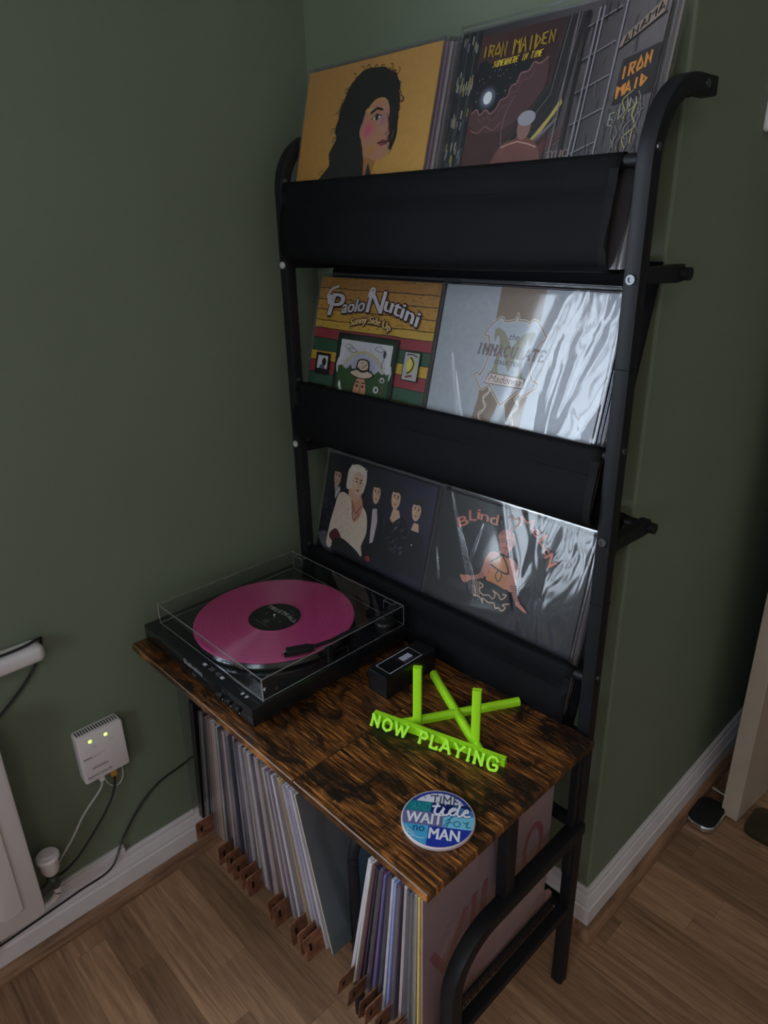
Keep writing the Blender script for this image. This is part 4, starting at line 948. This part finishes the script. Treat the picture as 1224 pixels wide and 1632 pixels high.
a = Art(); a.textq('audio-technica', .16, 1.0, .30, .16, K(200, 204, 210)); a.line([(.06+.07*math.cos(t), .38+.07*math.sin(t)) for t in [2*PI*k/20 for k in range(21)]], .02, K(200, 204, 210)); a.ell(.06, .38, .025, .025, K(200, 204, 210)); a.textq('AT-LP60X', .40, .60, .08, .08, K(150, 152, 156))
a.build('maker_lettering', tt, .062, T=lambda x, y, z: (lambda p: (p[0]+x, p[1]-.0002-z, p[2]+y))(L(.198, TY0, .6155)))
a = Art()
for x in (.20, .34, .50, .53): a.rect(x, x+.022 if x < .45 else x+.012, .03, .045, K(190, 194, 200))
a.textq('33  45', .25, .33, 0.03, .02, K(120, 122, 126))
a.build('top_marks', tt, .4, T=lambda x, y, z: (lambda p: (p[0]+x, p[1]+y, p[2]+.0002+z))(L(.165, -.517, .648)))
obj('platter', MB().lathe([(.140, 0), (.147, .002), (.149, .006), (.149, .016), (.1475, .0175), (.01, .0175)], L(.235, -.340, .6485), 96, 0), M_plat, tt, smooth=True)
obj('platter_rim', MB().lathe([(.1485, .006), (.1494, .0068), (.1494, .0152), (.1485, .016)], L(.235, -.340, .6485), 96), M_rim, tt, smooth=True)
obj('spindle', MB().lathe([(.0034, 0), (.0034, .005), (.002, .008), (.0001, .0085)], L(.235, -.340, .667), 14), M_chrome, tt, smooth=True)
# tonearm
ta = obj('tonearm', MB().tube([L(.390, -.205, .6800), L(.3925, -.250, .6815), L(.3905, -.330, .6805), L(.378, -.372, .6790)], .0035, 10), M_ttm, tt, smooth=True)
hs = MB(); dv = Vector((-.020, -.036, 0)).normalized(); sv = Vector((dv.y, -dv.x, 0)); p0 = Vector(L(.3815, -.362, .6790))
pf = [p0-sv*.0055, p0+dv*.012-sv*.0085, p0+dv*.046-sv*.0085, p0+dv*.048+sv*.007, p0+dv*.012+sv*.0085, p0+sv*.0055]
hs.prism([(p.x, p.y) for p in pf], p0.z-.0045, p0.z+.0035); obj('headshell', hs, M_ttm, ta, bevel=.0008)
q0 = p0+dv*.040; obj('cartridge', MB().prism([((q0+sv*s+dv*d).x, (q0+sv*s+dv*d).y) for s, d in ((-.005, -.012), (.005, -.012), (.005, .012), (-.005, .012))], p0.z-.0085, p0.z-.0045), M_ttm, ta)
q0 = p0+dv*.049; obj('finger_lift', MB().tube([q0+Vector((0, 0, 0)), q0+dv*.006+Vector((0, 0, -.002)), q0+dv*.008-sv*.008+Vector((0, 0, -.002)), q0+dv*.006-sv*.011+Vector((0, 0, .001))], .0011, 6), M_chrome, ta)
obj('arm_pivot', MB().lathe([(.020, 0), (.020, .012), (.017, .016), (.017, .026), (.013, .029), (.0001, .029)], L(.389, -.198, .6482), 28), M_ttm, tt, smooth=True)
obj('counterweight', MB().tube([L(.389, -.182, .680), L(.388, -.160, .680)], .009, 18), M_ttm, tt, smooth=True)
ar = MB(); lbox(ar, .398, .404, -.347, -.339, .648, .674); lbox(ar, .391, .404, -.347, -.339, .673, .6755); lbox(ar, .402, .404, -.347, -.339, .674, .683); obj('arm_rest', ar, M_ttm, tt, bevel=.0006)
obj('lift_lever', MB().tube([L(.400, -.300, .648), L(.400, -.300, .660), L(.402, -.330, .664)], .0018, 8), M_ttm, tt)
for x, y in ((.385, -.470), (.395, -.480), (.398, -.455)): obj('stylus_guide', MB().lathe([(.003, 0), (.003, .004), (.001, .005)], L(x, y, .648), 10), M_ttm if x > .39 else M_chrome, tt)
# clear dust cover: thin-walled box, no bottom
lid = MB(); lx0, lx1, ly0, ly1, lz0, lz1 = .066, .4095, -.490, -.168, .6492, .691
def plate(mb, pts): q = [L(*p) for p in pts]; mb.add(q, [(0, 1, 2, 3)])
plate(lid, [(lx0, ly0, lz1), (lx1, ly0, lz1), (lx1, ly1, lz1), (lx0, ly1, lz1)])
plate(lid, [(lx0, ly0, lz0), (lx1, ly0, lz0), (lx1, ly0, lz1), (lx0, ly0, lz1)]); plate(lid, [(lx0, ly1, lz0), (lx1, ly1, lz0), (lx1, ly1, lz1), (lx0, ly1, lz1)])
plate(lid, [(lx0, ly0, lz0), (lx0, ly1, lz0), (lx0, ly1, lz1), (lx0, ly0, lz1)]); plate(lid, [(lx1, ly0, lz0), (lx1, ly1, lz0), (lx1, ly1, lz1), (lx1, ly0, lz1)])
lido = obj('dust_cover', lid, M_lid, tt)
ed = MB(); r_ = .0011
E_ = [((lx0, ly0), (lx1, ly0)), ((lx1, ly0), (lx1, ly1)), ((lx1, ly1), (lx0, ly1)), ((lx0, ly1), (lx0, ly0))]
for (x0, y0), (x1, y1) in E_:
    ed.tube([L(x0, y0, lz1-.0008), L(x1, y1, lz1-.0008)], r_, 8); ed.tube([L(x0, y0, lz0+.0008), L(x1, y1, lz0+.0008)], .0008, 6); ed.tube([L(x0, y0, lz0), L(x0, y0, lz1)], r_, 8)
obj('cover_edges', ed, M_lidedge, lido, smooth=True)
for x in (lx0+.022, lx1-.044):
    hb_ = MB(); lbox(hb_, x, x+.024, ly1-.010, ly1-.001, lz1-.020, lz1-.0012); obj('hinge_block', hb_, M_lid, lido)
    he = MB()
    for xx in (x, x+.024): he.tube([L(xx, ly1-.010, lz1-.020), L(xx, ly1-.010, lz1-.002), L(xx, ly1-.001, lz1-.002)], .0009, 6)
    he.tube([L(x, ly1-.010, lz1-.002), L(x+.024, ly1-.010, lz1-.002)], .0009, 6); obj('hinge_edges', he, M_lidedge, lido)
# pink record
rec = thing('vinyl_record', 'translucent pink vinyl record with a black centre label, on the turntable platter', 'record', (.235, -.340, .6662))
def vinyl_mat():
    m = bpy.data.materials.new('pink_vinyl'); m.use_nodes = True; nt = m.node_tree; b = nt.nodes['Principled BSDF']
    b.inputs['Base Color'].default_value = (*K(206, 74, 132), 1); b.inputs['Roughness'].default_value = .62; b.inputs['Specular IOR Level'].default_value = 1.0; b.inputs['Coat Weight'].default_value = .3; b.inputs['Coat Roughness'].default_value = .12
    tc = nt.nodes.new('ShaderNodeTexCoord'); ln = nt.nodes.new('ShaderNodeVectorMath'); ln.operation = 'LENGTH'
    nt.links.new(tc.outputs['Object'], ln.inputs[0])
    n = nt.nodes.new('ShaderNodeTexNoise'); n.noise_dimensions = '1D'; n.inputs['Scale'].default_value = 420; n.inputs['Detail'].default_value = 3
    nt.links.new(ln.outputs['Value'], n.inputs['W'])
    wv = nt.nodes.new('ShaderNodeMath'); wv.operation = 'SINE'; ml = nt.nodes.new('ShaderNodeMath'); ml.operation = 'MULTIPLY'; ml.inputs[1].default_value = 5200
    nt.links.new(ln.outputs['Value'], ml.inputs[0]); nt.links.new(ml.outputs[0], wv.inputs[0])
    bp = nt.nodes.new('ShaderNodeBump'); bp.inputs['Strength'].default_value = .08; bp.inputs['Distance'].default_value = .0002
    nt.links.new(wv.outputs[0], bp.inputs['Height']); nt.links.new(bp.outputs['Normal'], b.inputs['Normal'])
    rp = nt.nodes.new('ShaderNodeValToRGB'); rp.color_ramp.elements[0].position = .3; rp.color_ramp.elements[1].position = .7
    rp.color_ramp.elements[0].color = (*K(190, 62, 120), 1); rp.color_ramp.elements[1].color = (*K(216, 84, 142), 1)
    nt.links.new(n.outputs['Fac'], rp.inputs['Fac']); nt.links.new(rp.outputs['Color'], b.inputs['Base Color'])
    tg = nt.nodes.new('ShaderNodeTangent'); tg.direction_type = 'RADIAL'; tg.axis = 'Z'
    b.inputs['Anisotropic'].default_value = 1.0; b.inputs['Anisotropic Rotation'].default_value = .25; nt.links.new(tg.outputs[0], b.inputs['Tangent'])
    return m
obj('disc', MB().lathe([(.0036, 0), (.150, 0), (.1515, .0006), (.1515, .0014), (.150, .0020), (.146, .0018), (.058, .0018), (.051, .0015), (.050, .0021), (.0036, .0021)], (0, 0, 0), 128), vinyl_mat(), rec, smooth=True)
lab = obj('centre_label', MB().lathe([(.0036, .0022), (.0495, .0022), (.0500, .0020)], (0, 0, 0), 64), M_label, rec)
a = Art(); WH = K(210, 212, 208)
a.letters('TRUSTFALL', {**ANG, **SER, 'R': [[(.12, 0), (.12, 1), (.8, 1), (.95, .75), (.8, .5), (.12, .5)], [(.5, .5), (.95, 0)]], 'S': [[(.92, .85), (.7, 1), (.25, 1), (.08, .78), (.25, .55), (.75, .45), (.92, .22), (.7, 0), (.25, 0), (.05, .15)]], 'F': [[(.12, 0), (.12, 1), (.95, 1)], [(.12, .52), (.75, .52)]]}, lambda i, x, y: (-.80+.195*i+.135*x, .24+.17*y+.06*math.sin(PI*i/8)), .040, WH)
a.letters('NOPI', {}, lambda i, x, y: (0, 0), .01, WH)
for k in range(5): a.line([(-.14-.02*(k % 2), -.33-.045*k), (.16-.03*(k % 3), -.33-.045*k)], .014, K(150, 152, 150))
a.line([(-.40, -.62), (.40, -.62)], .014, K(170, 172, 170)); a.textq('P!NK', .10, .34, .62, .09, K(130, 132, 130)); a.textq('LP', .38, .50, -.12, .07, K(190, 192, 190)); a.ell(-.45, -.05, .05, .035, K(160, 160, 158))
ca, sa = math.cos(.03), math.sin(.03)
a.build('label_print', lab, .05, T=lambda x, y, z: (x*ca-y*sa, x*sa+y*ca, .0023+z))

# ================================================================== BLACK BOX, SIGN, COASTER
bx = thing('storage_box', 'small glossy black box with a white sticker, on the desk behind the turntable\'s right side', 'box', (.484, -.247, H))
obj('box_body', MB().box(-.023, .023, -.062, .062, .0003, .043), M_tt, bx, bevel=.0012)
a = Art(); OUT = K(210, 212, 220)
a.rect(0, 1, 0, 1, K(12, 13, 16)); a.line([(0, 0), (1, 0), (1, 2.35), (0, 2.35), (0, 0)], .035, OUT); a.rect(.35, .72, 1.25, 1.95, K(208, 210, 226)); a.rect(.80, .84, 1.2, 1.9, K(120, 120, 126))
for k in range(5): a.line([(.38, 1.35+.11*k), (.69, 1.35+.11*k)], .02, K(150, 152, 176))
a.build('sticker', bx, .034, T=lambda x, y, z: (x-.017, y-.048, .0433+z))
strip = obj('plastic_strip', MB().add([(.430, -.1475, .590), (.541, -.1475, .590), (.541, -.1475, .6205), (.430, -.1475, .6205)], [(0, 1, 2, 3)]), mat('grey_film', (.09, .09, .10), .3), None)
sm = strip.modifiers.new('t', 'SOLIDIFY'); sm.thickness = .0012
obj('pale_corner', MB().add([(.516, -.1484, .604), (.541, -.1484, .604), (.541, -.1484, .6205), (.532, -.1484, .6205)], [(0, 1, 2, 3)]), mat('pale_film', (.32, .32, .35), .35), strip)
tag(strip, 'grey plastic strip with a pale corner, standing behind the desk edge under the bottom sling', 'plastic strip')
# NOW PLAYING stand: crossed feet, two posts, lettered bar
sg = thing('record_display_stand', 'lime green NOW PLAYING stand with two posts and crossed feet, on the desk\'s right half', 'stand', (.640, -.290, H))
O_ = Vector((.640, -.290, 0))
def dbar(p, q, w_, h_, z0):
    p = Vector(p)-O_; q = Vector(q)-O_
    prof_ = [(-w_/2, 0), (w_/2, 0)] + [(w_/2*math.cos(t), h_*.45+h_*.55*math.sin(t)) for t in [PI*k/8 for k in range(9)]]
    return MB().sweep([(p.x, p.y, z0), (q.x, q.y, z0)], prof_)
obj('foot_bar', dbar((.563, -.352, 0), (.672, -.160, 0), .0135, .0115, .0003), M_green, sg, smooth=True, ang=50)
obj('foot_bar', dbar((.518, -.203, 0), (.711, -.305, 0), .0135, .0125, .0003), M_green, sg, smooth=True, ang=50)
def upright(x, y, h_, lean):
    pr_ = [(-.0068, -.004), (.0068, -.004)] + [(.0068*math.cos(t), .004*math.sin(t)+.000) for t in [PI*k/8 for k in range(9)]]
    d_ = Vector((-.55, .83, 0)).normalized(); x -= O_.x; y -= O_.y
    m_ = MB().sweep([(x, y, .006), (x+d_.x*lean, y+d_.y*lean, h_)], rrect(-.0070, .0070, -.0045, .0045, .002, 2), upv=(d_.x, d_.y, 0))
    return obj('post', m_, M_green, sg, smooth=True, ang=40)
upright(.587, -.318, .108, .004); upright(.686, -.293, .103, .004)
A_ = Vector((.529, -.362, 0)); B_ = Vector((.747, -.300, 0)); dr = (B_-A_).normalized(); nr = Vector((dr.y, -dr.x, 0)); LEN = (B_-A_).length
nb = Vector((-nr.x, -nr.y, 0))
Pq = [A_+nb*.001, B_+nb*.001, B_+nb*.010, A_+nb*.010]
obj('name_bar', MB().prism([((p-O_).x, (p-O_).y) for p in Pq], .0004, .0155), M_green, sg, bevel=.0008)
def glyph3d(strokes, tips, place, ww, depth):
    m_ = MB(); jit = [0]
    def seg(p, q, w2, ext=.35):
        d_ = Vector((q[0]-p[0], q[1]-p[1])); Ln = d_.length
        if Ln < 1e-6: return
        d_.normalize(); n_ = Vector((-d_.y, d_.x))*w2/2; e_ = d_*w2*ext
        P2 = [Vector(p)-e_+n_, Vector(p)-e_-n_, Vector(q)+e_-n_, Vector(q)+e_+n_]
        jit[0] += 1; dj = depth+(jit[0] % 4)*.00012
        vs = [place(a_.x, a_.y, 0) for a_ in P2]+[place(a_.x, a_.y, dj) for a_ in P2]
        m_.add(vs, [(0, 1, 2, 3), (7, 6, 5, 4), (0, 4, 5, 1), (1, 5, 6, 2), (2, 6, 7, 3), (3, 7, 4, 0)])
    for st in strokes:
        for i in range(len(st)-1): seg(st[i], st[i+1], ww)
    for t in tips: seg((t[0]-.0028, t[1]), (t[0]+.0028, t[1]), ww*.5, 0)
    return m_
xs = 0.002; CHW = {'N': .0165, 'O': .0165, 'W': .0225, 'P': .0145, 'L': .0135, 'A': .0165, 'Y': .0165, 'I': .0075, 'G': .0170, ' ': .011}
tot = sum(CHW[c]+.0030 for c in 'NOW PLAYING'); sc_ = (LEN-.004)/tot; hgt = .0190
for ch in 'NOW PLAYING':
    wch = CHW[ch]*sc_
    if ch != ' ':
        if ch == 'I': wch2 = wch; strokes = [[(wch/2, 0), (wch/2, hgt)]]; tips = [(wch/2, .0008), (wch/2, hgt-.0008)]
        else:
            strokes = [[(x*wch*.86+wch*.07, y*hgt) for x, y in st] for st in SER[ch]]; tips = [(x*wch*.86+wch*.07, min(max(y*hgt, .0008), hgt-.0008)) for x, y in TIPS.get(ch, [])]
        def pl(x, y, d, xs=xs):
            # letters lean back against the bar, face up towards the room
            p = A_+dr*(xs+x)+nr*(.011-.50*y+d*.0)+Vector((0, 0, .0008+y*.80)); f_ = Vector((nr.x*.80, nr.y*.80, .50)); p = p+f_*d
            return (p.x-O_.x, p.y-O_.y, p.z)
        obj('letter', glyph3d([[tuple(q)[:2] for q in spline([(x, y, 0) for x, y in st], 4)] if ch in 'OG' else st for st in strokes], tips, pl, .0040, .0040), M_green, sg)
    xs += (CHW[ch]+.0030)*sc_
# coaster
co = thing('coaster', 'round blue and white coaster with hand-drawn lettering, near the desk\'s front right corner', 'coaster', (.744, -.443, H), math.radians(35.6))
obj('disc', MB().lathe([(.046, .0003), (.0495, .0006), (.0503, .002), (.0503, .0052), (.0495, .0062), (.0001, .0062)], (0, 0, 0), 72), mat('coaster_rim', K(206, 190, 196), .35), co, smooth=True)
a = Art()
def clipc(pts, R=.965, n=10):
    out = []
    L_ = len(pts)
    for i in range(L_):
        p, q = pts[i], pts[(i+1) % L_]
        for k in range(n):
            t = k/n; x = p[0]+(q[0]-p[0])*t; y = p[1]+(q[1]-p[1])*t; d = math.hypot(x, y)
            if d > R: x *= R/d; y *= R/d
            out.append((x, y))
    return out
a.ell(0, 0, .965, .965, K(52, 66, 158), 64)
BL = K(38, 50, 140)
a.poly([(.93*math.cos(t)*.86, .10+.78*math.sin(t)) for t in [math.radians(d) for d in range(32, 149, 6)]], K(232, 232, 246))
for d in range(42, 140, 14): t = math.radians(d); a.line([(.80*math.cos(t), .10+.78*math.sin(t)), (.70*math.cos(t), .10+.66*math.sin(t))], .022, BL)
a.poly(clipc([(-1.1, .52), (-.22, .52), (-.22, .16), (-1.1, .16)]), K(30, 128, 138))
a.poly(clipc([(-.22, .52), (1.1, .52), (1.1, .10), (-.22, .10)]), K(20, 32, 96)); a.poly(clipc([(.35, .50), (.75, .40), (1.1, .30), (1.1, .12), (.5, .12)]), K(70, 130, 200))
a.poly(clipc([(-1.1, .16), (.14, .16), (.14, -.30), (-1.1, -.30)]), K(118, 116, 164))
a.poly(clipc([(.14, .16), (1.1, .16), (1.1, -.36), (.14, -.36)]), K(128, 208, 236))
a.poly(clipc([(-1.1, -.30), (-.22, -.30), (-.22, -1.1), (-1.1, -1.1)]), K(76, 178, 224))
a.poly(clipc([(-.22, -.30), (1.1, -.30), (1.1, -1.1), (-.22, -1.1)]), K(38, 58, 168))
a.textq('TIME', -.26, .50, .46, .34, K(70, 72, 96), False); 
a.textq('AND', -.78, -.24, .20, .28, K(52, 160, 170)); 
WHT = K(244, 244, 252)
tide = [[(-.10, .50), (-.06, .48), (-.12, .20), (.0, .12), (.10, .30), (.12, .36), (.10, .18), (.20, .12), (.34, .28), (.46, .36), (.36, .38), (.28, .24), (.38, .13), (.50, .30), (.56, .56), (.50, .22), (.58, .12), (.66, .24), (.78, .30), (.74, .38), (.66, .26), (.72, .14), (.86, .18)],
        [(-.20, .38), (.02, .42)], [(.15, .50), (.17, .49)]]
for wd, cc in ((.105, K(36, 50, 130)), (.062, WHT)):
    for st in tide: a.line(st, wd, cc, 5)
a.textq('WAIT', -.86, .12, -.24, .36, WHT, True); 
a.line([(.20, -.10), (.30, .0), (.40, .10), (.34, .06), (.24, -.30), (.18, -.24), (.30, -.10), (.38, -.14)], .030, K(50, 120, 160), 5)
a.line([(.52+.09*math.cos(t), -.14+.09*math.sin(t)) for t in [2*PI*k/16 for k in range(17)]], .028, K(50, 120, 160)); a.line([(.66, -.04), (.70, -.06), (.74, -.10), (.80, -.04), (.78, -.14), (.78, -.22), (.88, -.20)], .030, K(50, 120, 160), 4)
a.textq('no', -.62, -.32, -.52, .26, K(30, 66, 120)); a.textq('MAN', -.18, .62, -.72, .36, WHT, True)
for k in range(3): a.line([(-.84+.05*k, -.38-.1*k), (-.72, -.50-.09*k), (-.58, -.60-.05*k)], .022, K(200, 232, 248), 4)
a.line([(-.60, -.66), (-.44, -.74), (-.28, -.72)], .022, K(200, 232, 248), 4)
a.build('coaster_print', co, .05, T=lambda x, y, z: (x, y, .00635+z))

# ================================================================== LEFT WALL ITEMS
# modem
md = thing('modem', 'white wall-mounted modem box with two green lights and cables below', 'modem', (0, -.6315, .40))
my, mz, dx_ = .0455, .0555, .029
body = MB().prism(rrect(-my, my, -mz, mz, .005, 3), .0005, dx_, T=Matrix(((0, 0, 1, 0), (1, 0, 0, 0), (0, 1, 0, 0), (0, 0, 0, 1))))
obj('housing', body, M_plas, md, bevel=.0018, smooth=True)
vt = MB()
for k in range(16): vt.box(.007, .022, -.041+k*.0052, -.0385+k*.0052, mz-.0006, mz+.0004)
obj('vent_slots', vt, mat('vent_dark', (.05, .05, .05), .6), md)['kind'] = 'stuff'
for y in (-.021, .010):
    obj('indicator_light', MB().lathe([(.0036, 0), (.0036, .0004), (.003, .0008), (.0001, .001)], (0, 0, 0), 14, T=Matrix.Rotation(PI/2, 4, 'Y')), M_led, md, loc=(dx_, y, .038))
a = Art(); DK = K(74, 66, 88)
a.textq('openreach', .07, .60, .10, .075, K(60, 44, 104)); a.textq('DSL', .30, .38, .84, .025, DK); a.textq('LAN', .66, .74, .84, .025, DK)
a.line([(.06, .62), (.24, .62)], .022, DK); a.line([(.24, .622), (.54, .622)], .008, K(120, 112, 124)); a.line([(.06, .585), (.40, .585)], .005, K(120, 112, 124))
for k in range(14): a.rect(.20+.026*k, .216+.026*k, .30, .325, DK)
for k in range(12): a.rect(.21+.026*k, .222+.026*k, .34, .352, DK)
a.build('front_print', md, .091, T=lambda x, y, z: (dx_+.0002+z, x-.0455, y-.0545))
obj('cable_plug', MB().box(.010, .022, -.016, -.006, -mz-.016, -mz), M_plas, md, bevel=.001)
obj('network_plug', MB().box(.010, .021, .008, .019, -mz-.020, -mz), M_amber, md, bevel=.001)
def cable(label, pts, r, m_, cat='cable'):
    P = spline([Vector(p) for p in pts], 6); o = obj('cable', MB().tube(P, r, 8), m_, None, smooth=True); return tag(o, label, cat)
cable('white cable running from the modem down to the radiator valve', [(.016, -.6425, .3285), (.018, -.650, .310), (.022, -.692, .275), (.026, -.722, .240), (.028, -.756, .205), (.024, -.785, .160), (.018, -.83, .135)], .0022, M_cable_w)
cable('thin white cable looping below the modem', [(.012, -.637, .3435), (.014, -.634, .318), (.016, -.624, .300), (.016, -.610, .298), (.014, -.600, .312), (.010, -.597, .335), (.008, -.597, .3435)], .0014, M_cable_w)
cable('black network cable dropping from the amber plug on the modem', [(.0155, -.618, .3235), (.018, -.622, .300), (.022, -.640, .268), (.025, -.680, .225), (.027, -.735, .180), (.010, -.790, .150)], .0025, M_cable_b)
cable('thin black cable trailing down the wall and along the skirting board', [(.0035, -.400, .262), (.004, -.470, .245), (.005, -.525, .236), (.006, -.575, .205), (.008, -.625, .150), (.021, -.665, .105), (.023, -.735, .100), (.021, -.830, .090), (.021, -.905, .085), (.021, -1.05, .080)], .0022, M_cable_b)
cable('short black cable passing under the radiator by the skirting', [(.010, -.800, .180), (.022, -.845, .145), (.024, -.885, .105), (.030, -.93, .05), (.04, -.97, .004)], .0035, M_cable_b)
cable('black cable looped over the end of the window board', [(.020, -.900, .687), (.030, -.800, .6885), (.030, -.730, .6885), (.020, -.695, .688), (.004, -.688, .675), (.004, -.700, .640), (.006, -.735, .60), (.008, -.80, .55), (.010, -.88, .50)], .0024, M_cable_b)
tk = obj('cable_trunking', MB().box(.0, .011, -.765, -.626, .1085, .126).box(.0, .008, -.765, -.626, .126, .130), M_white, bevel=.0012); tag(tk, 'short white cable trunking on top of the skirting board below the modem', 'trunking')
# radiator
rd = thing('radiator', 'white panel radiator with pressed flutes, at the left edge below the window board', 'radiator', (0, -.809, 0))
rp_ = MB().prism(rrect(-1.15, 0, .165, .585, .012, 4), .052, .090, T=Matrix(((0, 0, 1, 0), (1, 0, 0, 0), (0, 1, 0, 0), (0, 0, 0, 1))))
obj('panel', rp_, M_rad, rd, bevel=.005, smooth=True)
for k in range(13):
    y = -.052-k*.085
    fl_ = MB().prism(rrect(y-.024, y+.018, .205, .545, .012, 4), .0895, .0945, T=Matrix(((0, 0, 1, 0), (1, 0, 0, 0), (0, 1, 0, 0), (0, 0, 0, 1))))
    obj('flute', fl_, M_rad, rd, bevel=.004, seg=3, smooth=True)
obj('wall_bracket', MB().box(0, .052, -.20, -.17, .22, .50).box(0, .052, -.95, -.92, .22, .50), M_rad, rd)
# thermostatic valve
vv = thing('radiator_valve', 'white round radiator valve cap on a painted pipe, beside the radiator', 'valve', (.050, -.778, 0))
obj('cap', MB().lathe([(.013, .214), (.0165, .222), (.0175, .244), (.0205, .246), (.0215, .249), (.0215, .254), (.019, .257), (.011, .2575), (.010, .260), (.0001, .261)], (0, 0, 0), 32), M_plas, vv, smooth=True)
obj('valve_body', MB().lathe([(.009, .175), (.012, .180), (.012, .198), (.009, .202), (.009, .214)], (0, 0, 0), 12).tube([(0, 0, .188), (.01, -.03, .188)], .009, 12), mat('dark_valve', (.05, .055, .05), .45, var=.3, vscale=60), vv, smooth=True)
obj('pipe', MB().tube(spline([Vector(p) for p in [(0, 0, .178), (.001, .002, .160), (-.004, -.006, .145), (-.012, -.025, .132), (-.018, -.06, .124), (-.018, -.12, .120), (-.018, -.40, .118)]], 5), .0072, 12), M_plas, vv, smooth=True)

# ================================================================== RIGHT SIDE ITEMS
sw = thing('light_switch', 'white switch plate with rounded corners on the dark wall, cut by the right frame edge', 'light switch', (XC, .310, 1.515))
T_ = Matrix(((0, 0, 1, 0), (1, 0, 0, 0), (0, 1, 0, 0), (0, 0, 0, 1)))
obj('plate', MB().prism(rrect(-.043, .043, -.043, .043, .008, 5), .0003, .0085, T=T_), M_plas, sw, bevel=.002, smooth=True)
obj('rocker', MB().prism(rrect(-.010, .010, -.016, .016, .002, 3), .0085, .0125, T=T_), M_plas, sw, bevel=.001)
# black pad on a chrome frame by the door
pd = thing('black_stand_foot', 'black pad with a chrome rim and tube on the floor beside the open door', 'stand foot', (.815, .455, 0))
pad = rrect(-.030, .033, -.048, .055, .024, 6)
obj('pad', MB().prism([(x*.93, y*.95) for x, y in pad], .012, .024), mat('black_rubber', (.004, .004, .004), .7), pd, bevel=.003, smooth=True)
obj('rim', MB().sweep([(x, y, .011) for x, y in pad]+[(pad[0][0], pad[0][1], .011)], [(.004*math.cos(t), .008*math.sin(t)) for t in [2*PI*k/8 for k in range(8)]]), M_chrome, pd, smooth=True)
obj('rim_base', MB().prism(pad, .001, .012), M_ttm, pd)
obj('tube', MB().tube([(-.020, .090, .020), (.005, .085, .022), (.06, .075, .024)], .006, 12), M_chrome, pd, smooth=True)
gp = obj('glass_foot', MB().prism(rrect(.892, .985, .470, .575, .025, 6), .001, .016), M_glassy, None, bevel=.003, smooth=True); tag(gp, 'greenish glass slab on the floor in front of the open door', 'glass slab')
